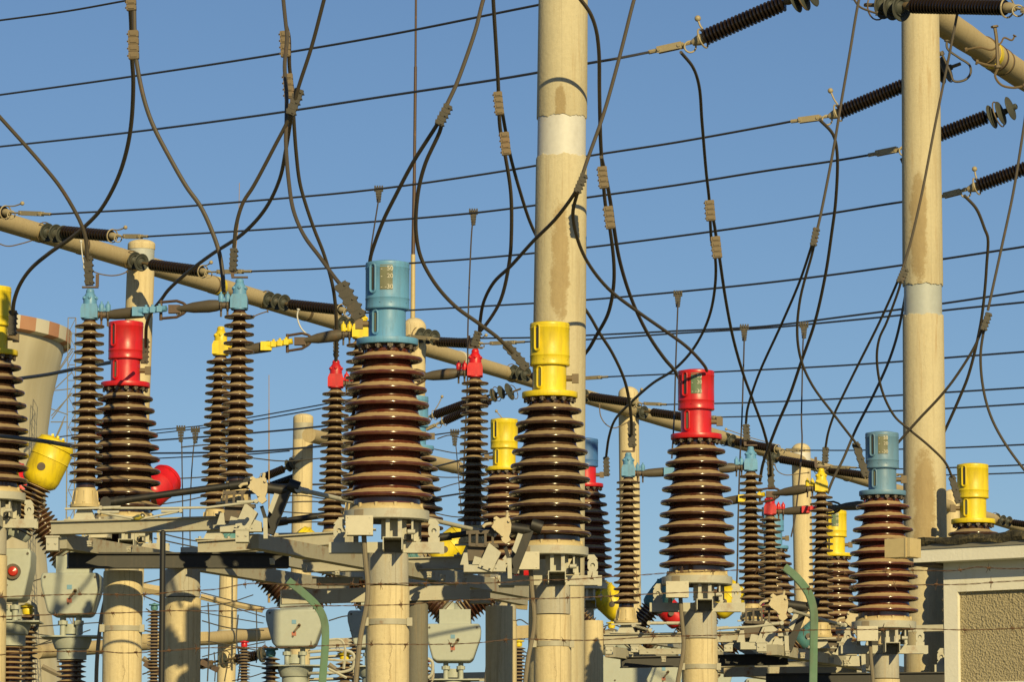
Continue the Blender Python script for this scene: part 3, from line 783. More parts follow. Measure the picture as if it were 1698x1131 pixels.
# ------------------------------------------------------------------ current transformers
def ctext(mb, s, x, z, h, rad):
    cu = bpy.data.curves.new('t', 'FONT'); cu.body = s; cu.size = h; cu.extrude = 0.0
    ob = bpy.data.objects.new('t', cu)
    me = bpy.data.meshes.new_from_object(ob)
    vs = []
    for v in me.vertices:
        a = (x+v.co.x)/rad
        vs.append((math.sin(a)*(rad+0.0045), -math.cos(a)*(rad+0.0045), z+v.co.y))
    mb.add(vs, [tuple(p.vertices) for p in me.polygons])
    bpy.data.objects.remove(ob); bpy.data.curves.remove(cu); bpy.data.meshes.remove(me)
def curved_plate(mb, rad, a0, a1, z0, z1, t, n=8):
    vs = []; 
    for i in range(n+1):
        a = a0+(a1-a0)*i/n
        for rr in (rad, rad+t):
            for z in (z0, z1): vs.append((math.sin(a)*rr, -math.cos(a)*rr, z))
    fs = []
    for i in range(n):
        b = i*4; c = b+4
        fs += [(b+2,c+2,c+3,b+3),(b,b+1,c+1,c),(b,c,c+2,b+2),(b+1,b+3,c+3,c+1)]
    fs += [(0,2,3,1),(n*4,n*4+1,n*4+3,n*4+2)]
    mb.add(vs, fs)
def stadium(mb, rad, a, z0, z1, w, t, hole=True):
    # raised oval frame on the cylinder
    ca, sa = math.sin(a), -math.cos(a); nrm = V(ca, sa, 0); s = V(-sa, ca, 0)
    pts = []
    r = w/2
    for i in range(9):
        th = math.pi*i/8; pts.append((math.cos(th)*r, z1-r+math.sin(th)*r))
    for i in range(9):
        th = math.pi+math.pi*i/8; pts.append((math.cos(th)*r, z0+r+math.sin(th)*r))
    loop = [nrm*(rad-0.002+t) + s*x + V(0,0,z) for x, z in pts]
    mb.tube(loop+[loop[0]], w*0.19, 6, False)
    base = [nrm*(rad+t*0.3) + s*x + V(0,0,z) for x, z in pts]; back = [p-nrm*t*2 for p in base]
    n = len(base)
    return base, back, n
SHEDZ = [1.548,1.429,1.305,1.183,1.057,.938,.814,.70,.581,.457]
SHEDR = [.281,.300,.317,.335,.348,.357,.362,.364,.364,.362]
CORE = [.178,.195,.213,.232,.248,.258,.264,.266,.266,.266]
def shed(prof, z, Rr, c, h=0.054):
    w = Rr-c
    prof += [(c, z+.074), (c+.003, z+.062), (c+.05*w, z+.049), (c+.14*w, z+.037), (c+.30*w, z+.026), (c+.55*w, z+.018), (Rr-.022, z+.0135), (Rr-.010, z+.010), (Rr-.003, z+.003), (Rr, z-.006), (Rr-.001, z-.015), (Rr-.007, z-.023), (Rr-.016, z-.025), (Rr-.026, z-.010),
             (c+.62*(Rr-c), z-.002), (c+.57*(Rr-c), z-.012), (c+.52*(Rr-c), z-.001), (c+.34*(Rr-c), z-.001), (c+.29*(Rr-c), z-.010), (c+.24*(Rr-c), z+.001), (c+.02, z+.004), (c, z-.004)]
CACHE = {}
def cached(key, name, parent, fn, mats):
    if key not in CACHE:
        mb = MB(); fn(mb); ob = mb.build(name, mats, parent); CACHE[key] = ob.data; return ob
    return place(name, CACHE[key], parent)
def transformer(x, ytop, k, capm, porc, label, neckm=None, plate=True, side=1, box=True, platem=None, stub=True):
    neckm = neckm or capm; platem = platem or PLATE
    base = P(x, ytop+486*k, k)
    t = thing('current_transformer', base, label, 'transformer', 'current transformers on posts')
    def f_por(mb):
        prof = [(0,1.676),(.163,1.676),(.166,1.62)]
        for z, r, c in zip(SHEDZ, SHEDR, CORE): shed(prof, z, r, c)
        prof += [(.266,.385),(.266,.36),(0,.36)]
        mb.lathe(prof, 96)
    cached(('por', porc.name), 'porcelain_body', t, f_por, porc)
    def f_fl(mb):
        mb.lathe([(.15,1.657),(.243,1.657),(.246,1.662),(.246,1.70),(.243,1.706),(.14,1.709)], 64)
    cached(('fl', neckm.name), 'top_flange', t, f_fl, neckm)
    def f_neck(mb):
        mb.lathe([(.14,1.70),(.149,1.71),(.147,1.72),(.147,1.95)], 64)
        stadium(mb, .147, R(-37), 1.735, 1.925, .05, .008)
    nk = cached(('neck', neckm.name), 'neck', t, f_neck, neckm)
    def f_ng(mb):
        a = R(-37); n = V(math.sin(a), -math.cos(a), 0); s = V(math.cos(a), math.sin(a), 0)
        mb.obox(n*.149+V(0,0,1.83), n, s, V(0,0,1), .003, .010, .075)
    cached('ng', 'sight_glass', nk, f_ng, PLATE)
    def f_cap(mb):
        mb.lathe([(.13,1.94),(.172,1.94),(.177,1.948),(.177,1.955),(.1745,1.96),(.1745,2.02),(.178,2.026),(.1745,2.032),(.1745,2.265),(.178,2.27),(.178,2.276),(.1745,2.28),(.176,2.30),(.176,2.306),(.172,2.318),(.10,2.332),(0,2.336)], 72)
        stadium(mb, .1745, R(-38), 2.065, 2.295, .052, .010)
        for a in (-18, 12, 60): mb.cyl(V(math.sin(R(a))*.17,-math.cos(R(a))*.17,1.99), V(math.sin(R(a))*.18,-math.cos(R(a))*.18,1.99), .006, 6)
    cp = cached(('cap', capm.name), 'cap', t, f_cap, capm)
    def f_cg(mb):
        a = R(-38); n = V(math.sin(a), -math.cos(a), 0); s = V(math.cos(a), math.sin(a), 0)
        mb.obox(n*.1755+V(0,0,2.18), n, s, V(0,0,1), .004, .013, .092)
    cached('cg', 'level_gauge', cp, f_cg, GAUGE)
    if plate:
        pl = cached(('pl', platem.name), 'scale_plate', cp, lambda mb: curved_plate(mb, .1755, R(-18), R(15), 2.085, 2.285, .002), platem)
        def f_tx(mb):
            mb.mi = 0
            ctext(mb, '50', 0.0, 2.238, .05, .1755); ctext(mb, '20', 0.0, 2.178, .05, .1755); ctext(mb, '-30', -.017, 2.092, .05, .1755)
            ctext(mb, '-', -.05, 2.238, .05, .1755); ctext(mb, '-', -.05, 2.178, .05, .1755); ctext(mb, '-', -.05, 2.092, .05, .1755)
        cached('tx', 'scale_numbers', pl, f_tx, WHITE)
    def f_bolt(mb):
        for i in range(14):
            a = 2*math.pi*(i+.3)/14; p = V(math.sin(a)*.218, -math.cos(a)*.218, 0)
            mb.cyl(p+V(0,0,1.615), p+V(0,0,1.66), .013, 6)
            q = V(math.sin(a)*.195, -math.cos(a)*.195, 1.64); mb.obox(q, V(math.cos(a),math.sin(a),0), V(math.sin(a),-math.cos(a),0), V(0,0,1), .022,.03,.012)
    cached('bolt', 'flange_bolts', t, f_bolt, BOLT)
    if stub:
        def f_stub(mb):
            mb.cyl(V(side*.14,0,1.83), V(side*.235,0,1.83), .026, 12); mb.obox(V(side*.225,0,1.83), V(1,0,0), V(0,1,0), V(0,0,1), .03, .025, .04)
        cached(('stub', side), 'terminal', t, f_stub, CLAMP)
    def f_foot(mb):
        mb.lathe([(.24,.385),(.262,.385),(.275,.378),(.30,.345),(.30,.335),(.2,.335)], 64)
        for i in range(12):
            a = 2*math.pi*(i+.5)/12; p = V(math.sin(a)*.285,-math.cos(a)*.285,0)
            mb.cyl(p+V(0,0,.345), p+V(0,0,.385), .014, 6); mb.obox(p*.97+V(0,0,.362), V(math.cos(a),math.sin(a),0), V(math.sin(a),-math.cos(a),0), V(0,0,1), .009,.02,.022)
    cached('foot', 'clamp_ring', t, f_foot, CONEM)
    def f_ring(mb):
        mb.lathe([(.24,.333),(.335,.333),(.338,.33),(.338,.262),(.33,.255),(.30,.252),(.30,.30),(.24,.30)], 72)
    rg = cached('ring', 'base_ring', t, f_ring, GREYP)
    cached('rt', 'rating_plate', rg, lambda mb: curved_plate(mb, .338, R(-47), R(-31), .262, .327, .003), steel('plate_brown', (0.3,0.25,0.17), 0.5))
    def f_base(mb):
        for sx in (-1, 1):
            # end plates with a hole: four strips round it
            x0 = sx*.375
            mb.prism([(x0-.045,.085),(x0+.045,.085),(x0+.045,.125),(x0-.045,.125)], -.02, .0)
            for i in range(12):
                a0, a1 = 2*math.pi*i/12, 2*math.pi*(i+1)/12
                def hit(a):
                    c, s_ = math.cos(a), math.sin(a)
                    m_ = min(.045/max(abs(c),1e-6), .052/max(abs(s_),1e-6)); return (x0+c*m_, .177+s_*m_)
                h0 = (x0+.02*math.cos(a0), .177+.02*math.sin(a0)); h1 = (x0+.02*math.cos(a1), .177+.02*math.sin(a1))
                mb.prism([h0, hit(a0), hit(a1), h1], -.02, 0)
            mb.prism([(x0-.045,.229),(x0+.045,.229),(x0+.045*(1 if sx<0 else .3),.27),(x0-.045*(1 if sx>0 else .3),.27)], -.02, 0)
            mb.box(x0-.012, x0+.012, 0, .2, .085, .24)
        for x0 in (-.0, .095):   # pair of uprights
            mb.box(x0, x0+.032, -.26, -.22, .10, .253)
        mb.box(-.04,.16,-.13,-.11,.10,.253)
        mb.box(.20,.215,-.2,.1,.1,.253)
        mb.prism([(.13,.1),(.25,.1),(.25,.25),(.2,.25)], .05, .06)
        for sx in (-1, 1): mb.box(sx*.25-.02, sx*.25+.02, .2, .24, .09, .26)
        # crossbeams (hollow channels)
        mb.box(-.455,.455,-.06,.06,.078,.085); mb.box(-.455,.455,-.06,-.053,.0,.078); mb.box(-.455,.455,.053,.06,.0,.078)
        mb.box(-.02,.135,-.40,.40,.094,.102); mb.box(-.02,-.012,-.40,.40,.0,.094); mb.box(.127,.135,-.40,.40,.0,.094)
        mb.cyl(V(.17,-.2,.155), V(.23,-.2,.155), .02, 12)
    cached('base', 'base_frame', t, f_base, GREYP)
    if box:
        def f_box(mb):
            mb.box(-.305,-.10,-.42,-.22,.118,.262)
            mb.box(-.31,-.095,-.424,-.42,.113,.266)
            for px, pz in ((-.29,.13),(-.29,.25),(-.12,.13),(-.12,.25)): mb.cyl(V(px,-.43,pz), V(px,-.424,pz), .005, 6)
        cached('box', 'terminal_box', t, f_box, CREAM)
        def f_rib(mb):
            mb.tube(spline([V(-.17,-.3,.12),V(-.16,-.28,-.05),V(-.14,-.24,-.35),V(-.20,-.22,-.7),V(-.24,-.2,-1.2),V(-.22,-.2,-2)]), .02, 8)
        cached('rib', 'cable_conduit', t, f_rib, HOSE)
    return t, base
def post(x, ytop, k, r, label, collar=True, group='concrete support posts', lower=None, m=None, cable=False):
    top = P(x, ytop, k); base = V(top.x, top.y, 0)
    t = thing('support_post', base, label, 'post', group)
    H = top.z
    mb = MB()
    if collar:
        mb.lathe([(0,H-.25),(r*1.0,H-.26),(r*1.0,.0),(0,0)], 32, base); mb.build('post_shaft', m or CONC2, t, base)
        mb = MB(); mb.lathe([(0,H),(r*.93,H),(r*.95,H-.01),(r*.955,H-.25),(0,H-.25)], 32, base); mb.build('post_head', steel('post_head_metal', (0.42,0.40,0.33), .4) if False else HEADM, t, base)
    else:
        mb.lathe([(0,H),(r*.98,H),(r,H-.02),(r,.0),(0,0)], 32, base); mb.build('post_shaft', m or CONC2, t, base)
    for zb in (lower or []):
        mb = MB(); mb.lathe([(r*.98,H-zb),(r*1.04,H-zb),(r*1.04,H-zb-.045),(r*.98,H-zb-.045)], 32, base)
        mb.box(base.x+r*.9, base.x+r*1.15, base.y-r*.55, base.y-r*.35, H-zb-.055, H-zb+.01)
        mb.box(base.x-r*1.1, base.x-r*.85, base.y-r*.65, base.y-r*.45, H-zb-.055, H-zb+.01)
        mb.build('strap', GREYR, t, base)
    return t
HEADM = concrete('post_head_concrete', (0.42, 0.40, 0.33), streak=0.5)
CTS = [
 (641,432,1.0,BLUE,PORC_RED,'large blue-capped current transformer, nearest, left of the centre pole',None,True,-1),
 (912,534,.9,YEL,PORC_BROWN,'yellow-capped current transformer in front of the centre pole',None,False,1),
 (1156,614,.826,RED,PORC_MID,'red-capped current transformer with a green scale plate, right of the centre pole',None,True,1),
 (1466,718,.755,BLUE2,PORC_RED,'blue-grey-capped current transformer just left of the right pole',None,True,1),
 (1617,771,.71,YEL,PORC_BROWN,'yellow-capped current transformer rising behind the building roof',None,False,-1),
 (205,532,.79,RED,PORC_BROWN,'red-capped current transformer between the first two blue-headed columns',None,False,1),
 (-17,473,.83,YEL,PORC_BROWN,'yellow-capped current transformer cut by the left edge',None,False,1),
 (836,695,.62,YEL,PORC_MID,'small yellow-capped transformer farther back, left of the centre pole',None,False,-1),
 (971,728,.58,BLUE3,PORC_RED,'blue-capped transformer with red neck peeking out behind the centre pole',RED,False,1),
 (686,657,.644,BLUE,PORC_BROWN,'blue-capped transformer mostly hidden behind the large blue-capped one',None,False,1),
 (1386,848,.55,YEL,PORC_MID,'yellow-capped transformer behind the yellow-headed column on the right',None,True,1),
 (1283,842,.5,BLUE,PORC_BROWN,'blue-capped transformer hidden behind the small red-headed column',None,False,1),
]
for i, c in enumerate(CTS):
    kw = dict(neckm=c[6], plate=c[7], side=c[8])
    if c[3] is RED: kw['platem'] = PLATEG
    if i == 10: kw['platem'] = PLATEG
    transformer(*c[:6], **kw)
post(643,919,1.0,.172,'concrete post under the large blue-capped transformer, strapped twice', lower=[.52])
post(916,972,.9,.165,'concrete post under the yellow-capped transformer in front of the centre pole', lower=[.49])
post(1160,1016,.826,.172,'concrete post under the red-capped transformer right of the centre pole', lower=[.5])
post(1468,1086,.755,.15,'concrete post under the blue-grey-capped transformer')
post(1617,1117,.71,.16,'concrete post hidden in line with the transformer behind the building')
post(205,917,.79,.16,'concrete post under the red-capped transformer on the left')
post(-17,877,.83,.17,'concrete post under the transformer cut by the left edge')
post(836,997,.62,.16,'concrete post under the small far yellow-capped transformer')
post(983,1030,.66,.125,'round-headed light post just right of the yellow transformer post', collar=False)
post(971,1010,.58,.12,'post under the blue-capped transformer with red neck')
post(686,971,.644,.16,'post under the hidden blue-capped transformer')
post(1386,1116,.55,.16,'post under the yellow-capped transformer behind the yellow-headed column')
post(1283,1086,.5,.16,'post under the transformer behind the small red-headed column')
post(204,948,.905,.172,'thick lit concrete post under the left end of the dark beam', collar=False, lower=[.48])
post(303,945,.87,.168,'thick lit concrete post in the middle of the dark beam', collar=True)
post(828,1006,.83,.132,'concrete post under the crank left of the centre pole', collar=False)
post(692,975,.86,.1,'narrow post coloured dark for shadow, right of the large transformer post', collar=False, m=concrete('shadowed_post_concrete',(0.17,0.165,0.14)))  # dark grey concrete colour paints in the shadow on this post

# ------------------------------------------------------------------ disconnectors (two leaning columns and a blade)
def colm(t, A, top, bot, k, headm, cone=True):
    """top: px of head bottom, bot: px of the column foot"""
    p1 = P(top[0], top[1], k); p0 = P(bot[0], bot[1], k)
    ax = (p1-p0).normalized(); L = (p1-p0).length
    zc = .17; n = 19; pitch = .0738
    Ls = L - zc - .02
    pitch = Ls/(n+.4)
    prof = [(0,zc),(.082,zc)]
    for i in range(n):
        z = zc + pitch*(i+.75); f = i/(n-1)
        Rr = .142-.014*f; c = .080-.030*f
        prof += [(c, z-.010),(c+.01, z-.002),(c+.5*(Rr-c), z-.006),(Rr-.010, z-.013),(Rr-.003, z-.011),(Rr, z-.004),(Rr-.001, z+.003),(Rr-.007, z+.007),(Rr-.016, z+.009),(c+.5*(Rr-c), z+.012),(c+.28*(Rr-c), z+.018),(c+.12*(Rr-c), z+.028),(c+.03*(Rr-c), z+.040),(c, z+.046)]
    prof += [(.05, L-.03),(.05, L),(0, L)]
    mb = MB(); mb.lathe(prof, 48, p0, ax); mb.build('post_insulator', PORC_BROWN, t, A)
    mb = MB()
    mb.lathe([(0,0),(.128,0),(.13,.022),(.115,.026),(.092,.15),(.086,.165),(.05,.17)], 32, p0, ax)
    for i in range(8):
        a = 2*math.pi*i/8
        x, y = mb.frame(ax); d = x*math.cos(a)+y*math.sin(a)
        mb.bar(p0+d*.10+ax*.03, p0+d*.09+ax*.14, .012, .03, d)
        mb.cyl(p0+d*.115+ax*.02, p0+d*.115+ax*.045, .01, 6)
    mb.build('column_foot', CONEM, t, A)
    mb = MB()
    h = p1
    mb.box(h.x-.075, h.x+.07, h.y-.07, h.y+.07, h.z, h.z+.085)
    mb.prism([(h.x-.075,h.z+.085),(h.x+.07,h.z+.085),(h.x+.06,h.z+.12),(h.x-.06,h.z+.12)], h.y-.065, h.y+.065)
    mb.lathe([(.068,0),(.072,.004),(.072,.016),(.068,.02)], 24, h+V(0,0,-.012))
    mb.lathe([(.058,0),(.058,.05),(.052,.075),(.038,.10),(.034,.105),(.036,.115),(.034,.128),(.025,.14),(0,.142)], 24, h+V(0,0,.115))
    for i in range(5):
        a = R(-90+(i-2)*55); mb.ball(h+V(math.cos(a)*.056, math.sin(a)*.056, .175), .015, 8)
    hd = mb.build('head', headm, t, A)
    return p0, p1, hd
def clampset(t, A, p, sgn, headm):
    """two domed terminals beside the head at height of p"""
    mb = MB()
    for i in range(2):
        c = p+V(sgn*(.10+.055*i), -.01, .075)
        mb.lathe([(0,-.02),(.022,-.02),(.024,0),(.024,.035),(.016,.05),(.008,.052),(.008,.07),(0,.07)], 14, c)
        mb.obox(c+V(-.0275*sgn,0,0), V(1,0,0),V(0,1,0),V(0,0,1), .035,.014,.012)
    mb.build('terminal_cap', headm, t, A)
    mb = MB()
    for i in range(2):
        c = p+V(sgn*(.10+.055*i), -.01, .02)
        mb.torus(c, V(1,0,0), .035, .011, 16, 6); mb.cyl(c+V(0,0,-.09), c+V(0,0,-.03), .009, 8)
    mb.cyl(p+V(sgn*.05,0,.03), p+V(sgn*.2,0,.03), .03, 12)
    mb.build('terminal_clamp', BOLT, t, A)
def topstud(t, A, h, sgn):
    mb = MB(); z = h.z+.262
    mb.box(h.x-.07, h.x+.07, h.y-.02, h.y+.02, z, z+.014)
    mb.box(h.x+sgn*.06-.014, h.x+sgn*.06+.014, h.y-.012, h.y+.012, z+.014, z+.12)
    mb.build('top_bracket', RUST, t, A)
def disconnector(name_label, L_, R_, headm, beam_ext=(64,24), blade=True, hide_r=False, stud=(1,1)):
    (lt, lb, lk), (rt, rb, rk) = L_, R_
    A = P(lb[0], lb[1]+26*lk, lk); 
    t = thing('disconnector', A, name_label, 'disconnector', 'two-column disconnectors')
    p0, p1, _ = colm(t, A, lt, lb, lk, headm)
    q0, q1, _ = colm(t, A, rt, rb, rk, headm)
    if stud[0]: topstud(t, A, p1, 1)
    if stud[1]: topstud(t, A, q1, -1)
    clampset(t, A, p1, 1, headm); clampset(t, A, q1, -1, headm)
    # blade arms
    a = p1+V(.16,-.0,.03); b = q1+V(-.16,0,.03); d = b-a
    mb = MB()
    mb.tube([a, a+d*.06, a+d*.12, a+d*.30, a+d*.31], [.036,.045,.048,.052,.04], 16)
    mb.build('arm', TUBEM, t, A)
    mb = MB()
    mb.tube([b, b-d*.04, b-d*.10, b-d*.24, b-d*.33, b-d*.40], [.04,.05,.055,.046,.028,.024], 16)
    for i in range(3): mb.cyl(b-d*(.33+.025*i)+V(0,0,-.05), b-d*(.33+.025*i), .012, 6)
    mb.build('arm', TUBEM, t, A)
    mb = MB()
    mb.tube([a+d*.24+V(0,-.05,0), a+d*.52+V(0,-.03,.008)], [.027,.027], 12)
    mb.obox(a+d*.27+V(0,-.055,0), V(1,0,0),V(0,1,0),V(0,0,1), .05,.02,.04)
    for i in range(3): mb.obox(a+d*(.34+.06*i)+V(0,-.055,.006), V(1,0,0),V(0,1,0),V(0,0,1), .022,.018,.026); mb.cyl(a+d*(.34+.06*i)+V(0,-.055,.03), a+d*(.34+.06*i)+V(0,-.055,.05), .012, 8)
    mb.build('contact', headm, t, A)
    mb = MB()
    c0 = a+d*.47
    for s_ in (-1, 1):
        pts = [c0+V(0,0,s_*.07), c0+d*.14+V(0,0,s_*.07), c0+d*.2+V(0,0,s_*.045), c0+d*.25+V(0,0,0)]
        for i in range(3): mb.tube([pts[i], pts[i+1]], .012, 8)
    mb.cyl(c0+V(0,0,-.085), c0+V(0,0,.085), .014, 8); mb.obox(c0+d*.12, V(1,0,0),V(0,1,0),V(0,0,1), .05,.035,.035)
    mb.build('contact_finger', RUST, t, A)
    # grey beam and pedestals the two columns stand on
    e0 = P(lb[0]-beam_ext[0]*lk, lb[1]+37*lk, lk); e1 = P(rb[0]+beam_ext[1]*rk, rb[1]+37*rk, rk)
    mb = MB(); mb.channel(e0, e1, .14, .115, .012); mb.build('base_beam', GREYR, t, A)
    for p in (p0, q0):
        mb = MB()
        zt = p.z-.004; zm = e0.z + (e1.z-e0.z)*(p.x-e0.x)/(e1.x-e0.x) + .0595
        T = Matrix.Translation(V(p.x, p.y, 0))
        for s_ in (-1, 1):
            mb.prism([(-.10,zm),(.10,zm),(.05,zt),(-.05,zt)], s_*.06-.006, s_*.06+.006, T)
            mb.cyl(V(p.x+s_*.13, p.y-.05, zm), V(p.x+s_*.13, p.y-.05, zm+.03), .014, 6)
        mb.box(p.x-.17, p.x+.17, p.y-.09, p.y+.09, zm, zm+.010)
        mb.bar(V(p.x-.16,p.y-.1,p.z-.02), V(p.x+.16,p.y-.1,p.z-.012), .05, .016)
        mb.build('pedestal', GREYP, t, A)
    return p0, p1, q0, q1
DL = disconnector('blue-headed disconnector at upper left, its two columns left and right of the red cap', ((149,528),(141,842),.93), ((397,512),(391,832),.94), BLUE, (58,26))
DY = disconnector('yellow-headed disconnector on the left, one column beside the second blue-headed one', ((366,588),(356,876),.88), ((598,560),(592,858),.885), YEL, (30,0), stud=(0,0))
DR = disconnector('red-headed disconnector reaching behind the large blue-capped transformer', ((557,642),(550,908),.846), ((788,624),(783,902),.85), RED, (55,10), stud=(0,1))
EB = disconnector('blue-headed disconnector right of the centre pole, a column each side of the red cap', ((1042,790),(1038,1034),.736), ((1245,780),(1247,1028),.737), BLUE, (50,50))
EY = disconnector('yellow-headed disconnector whose left column hides behind the right red-capped transformer', ((1168,838),(1170,1078),.705), ((1362,815),(1361,1058),.713), YEL, (40,20), stud=(0,1))
ER = disconnector('red-headed disconnector low on the right, its far column behind the blue-grey-capped transformer', ((1277,853),(1279,1080),.665), ((1458,842),(1459,1070),.67), RED, (40,20), stud=(0,0))

# ------------------------------------------------------------------ steel frame beams
def steelbeam(p0, p1, w, h, label, m=GREYR, kind='I', group='steel support beams'):
    a = P(*p0); b = P(*p1)
    mb = MB()
    if kind == 'I': mb.channel(a, b, w, h, .014)
    else: mb.bar(a, b, w, h)
    o = mb.build('steel_beam', m, None, a)
    tag(o, label, 'beam', group)
steelbeam((100,898,.93),(570,976,.795), .12,.125, 'long grey beam sloping down right from the bottom left frame, under the dark beam', kind='B')
steelbeam((418,898,.935),(872,982,.79), .12,.125, 'long grey beam sloping from the left crank past the large transformer post', kind='B')
steelbeam((112,930,.915),(478,930,.905), .14,.135, 'level beam coloured nearly black for shade, across the two left posts', DARKST_SHADE)  # near-black colour stands in for shade falling on this beam
steelbeam((466,991,.865),(778,983,.86), .12,.13, 'tan level beam crossing behind the large transformer post', kind='B')
steelbeam((1012,1082,.74),(1330,1128,.66), .12,.11, 'grey beam sloping under the right blue-headed disconnector, left side', kind='B')
steelbeam((1280,1078,.745),(1500,1116,.68), .12,.11, 'grey beam sloping down right under the yellow-headed column', kind='B')
steelbeam((1030,1099,.735),(1305,1094,.73), .14,.12, 'level beam coloured nearly black for shade, behind the red transformer post', DARKST_SHADE)  # shade under the frame painted in as near-black
steelbeam((1200,1116,.70),(1420,1112,.70), .12,.10, 'pale level beam low behind the bent green post on the right', kind='B')
steelbeam((1270,1127,.72),(1610,1124,.72), .14,.12, 'level beam coloured nearly black for shade, at the bottom right', DARKST_SHADE)  # also coloured near-black to paint in the shade
steelbeam((1390,1046,.73),(1560,1042,.72), .10,.07, 'short grey cross beam behind the blue-grey-capped transformer foot', kind='B')
steelbeam((700,945,.83),(860,944,.82), .10,.09, 'short grey beam under the crank left of the centre pole', kind='B')
steelbeam((300,913,.86),(470,910,.86), .10,.05, 'thin pale beam lying above the dark beam', GREYP, 'B')
# short hanging blocks between beams
def bracket(px, k, w, h, label, d=.12, m=GREYP):
    a = P(px[0], px[1], k)
    mb = MB(); mb.box(a.x-M(w,k)/2, a.x+M(w,k)/2, a.y-d, a.y+d*.2, a.z-M(h,k), a.z)
    mb.box(a.x-M(w,k)*.6, a.x+M(w,k)*.6, a.y-d*1.05, a.y+d*.3, a.z-.012, a.z+.002)
    for sx in (-.3,.3): mb.cyl(V(a.x+M(w,k)*sx, a.y-d-.01, a.z-M(h,k)*.5), V(a.x+M(w,k)*sx, a.y-d, a.z-M(h,k)*.5), .01, 6)
    o = mb.build('beam_bracket', m, None, a); tag(o, label, 'bracket', 'steel brackets')
bracket((89,891),.94,20,24,'grey bracket under the left end of the upper left beam')
bracket((403,879),.95,22,22,'grey bracket under the right end of the upper left beam')
bracket((840,945),.86,26,30,'grey bracket left of the yellow transformer base')
bracket((1010,1072),.75,12,14,'small grey bracket at the left of the right-hand frame')
bracket((1052,1071),.75,12,12,'small grey bracket under the column right of the centre pole')
bracket((1207,1068),.75,14,14,'small grey bracket right of the red transformer post')
bracket((1262,1066),.75,16,16,'small grey bracket under the right crank')
bracket((796,980),.85,34,22,'rusty grey box bracket on the end of the tan beam', m=GREYR)
bracket((1405,1066),.72,30,22,'rusty grey bracket left of the blue-grey transformer foot', m=GREYR)

# ------------------------------------------------------------------ operating cranks and rods
CRANKM = steel('crank_cast', (0.50, 0.43, 0.28), 0.35)
def crank(px, k, label):
    A = P(px[0], px[1], k); s = 1/(210*k)
    t = thing('operating_crank', A, label, 'crank', 'operating cranks')
    def q(x, y, dy=0): return A + V(x*s, dy, -y*s)
    mb = MB()
    ol = [(-17,-22),(-12,-26),(-6,-22),(2,-24),(10,-23),(13,-12),(12,0),(9,8),(12,14),(4,20),(-2,16),(-6,4),(-14,-2),(-20,-8),(-16,-14)]
    T = Matrix.Translation(A)
    mb.prism([(x*s, -y*s) for x, y in ol], -.12, -.07, T)
    for (x, y) in [(-14,-22),(-14,-4),(-2,6),(9,-18)]: mb.cyl(q(x,y,-.14), q(x,y,-.12), 2.3*s, 10)
    mb.tube(spline([q(-20,-14,-.1), q(-30,-12,-.1), q(-34,-8,-.1)]), .014, 8)
    mb.tube([q(5,-20,-.1), q(7,-32,-.1)], .014, 8)
    mb.build('crank_plate', CRANKM, t, A)
    mb = MB()
    mb.bar(q(42,-10,.05), q(12,66,.05), .10, .15, V(0,1,0))
    mb.cyl(q(10,-8,-.04), q(46,-4,.02), 9*s, 12); mb.cyl(q(46,-14,.0), q(64,-8,.0), 11*s, 12)
    mb.bar(q(2,22,0), q(14,60,0), .03, .05, V(0,1,0))
    mb.build('crank_lever', DARKST_SHADE, t, A)
    mb = MB()
    T = Matrix.Translation(A)
    mb.prism([(x*s, -y*s) for x, y in [(-42,58),(-24,18),(-4,34),(-20,66)]], -.10, .06, T)
    mb.prism([(x*s, -y*s) for x, y in [(-18,66),(-8,46),(3,50),(4,66)]], -.12, .0, T)
    mb.prism([(x*s, -y*s) for x, y in [(6,44),(13,44),(14,78),(7,78)]], -.14, -.10, T)
    mb.prism([(x*s, -y*s) for x, y in [(14,30),(24,2),(32,4),(20,36)]], -.10, .02, T)
    mb.box(A.x-66*s, A.x-12*s, A.y-.08, A.y+.08, A.z-66*s, A.z-54*s)
    mb.prism([(x*s, -y*s) for x, y in [(-72,54),(-66,34),(-60,34),(-58,54)]], -.06, -.03, T)
    mb.prism([(x*s, -y*s) for x, y in [(-52,54),(-48,40),(-34,44),(-32,54)]], -.09, -.05, T)
    for (x, y) in [(-34,56),(-22,60),(-12,60)]: mb.cyl(q(x,y,-.13), q(x,y,-.10), 1.6*s, 8)
    mb.build('crank_mount', GREYP, t, A)
    mb = MB()
    mb.bar(q(-62,0,0), q(-6,-2,0), .06, .03); mb.bar(q(-58,20,0), q(-8,22,0), .06, .03)
    for x in (-56,-44,-30,-18): mb.bar(q(x,0,-.02), q(x,22,-.02), .02, .03, V(0,1,0))
    mb.box(A.x-60*s, A.x-12*s, A.y+.02, A.y+.14, A.z-46*s, A.z-20*s)
    mb.build('guide', BOLT, t, A)
crank((432,818), .95, 'tan crank plate with dark lever beside the second blue-headed column')
crank((835,884), .93, 'tan crank plate with dark lever left of the yellow transformer base')
crank((1293,1012), .74, 'tan crank plate with dark lever left of the bent green post on the right')
crank((1420,1040), .71, 'tan crank plate just left of the blue-grey-capped transformer foot')
def rod(px, k0, k1, r, label, m=GREYP):
    pts = path(px, k0, k1); mb = MB(); mb.tube(pts, r, 10)
    d = (pts[-1]-pts[0]).normalized()
    for p, s_ in ((pts[0], 1), (pts[-1], -1)):
        mb.tube([p+d*.0*s_, p+d*.16*s_], r*1.35, 10); mb.cyl(p+V(0,-.05,0), p+V(0,.03,0), r*1.6, 10)
    o = mb.build('linkage_rod', m, None, pts[0]); tag(o, label, 'rod', 'linkage rods')
rod([(495,812),(640,845),(818,886)], .95,.87, .020, 'grey linkage rod running behind the large blue-capped transformer foot')
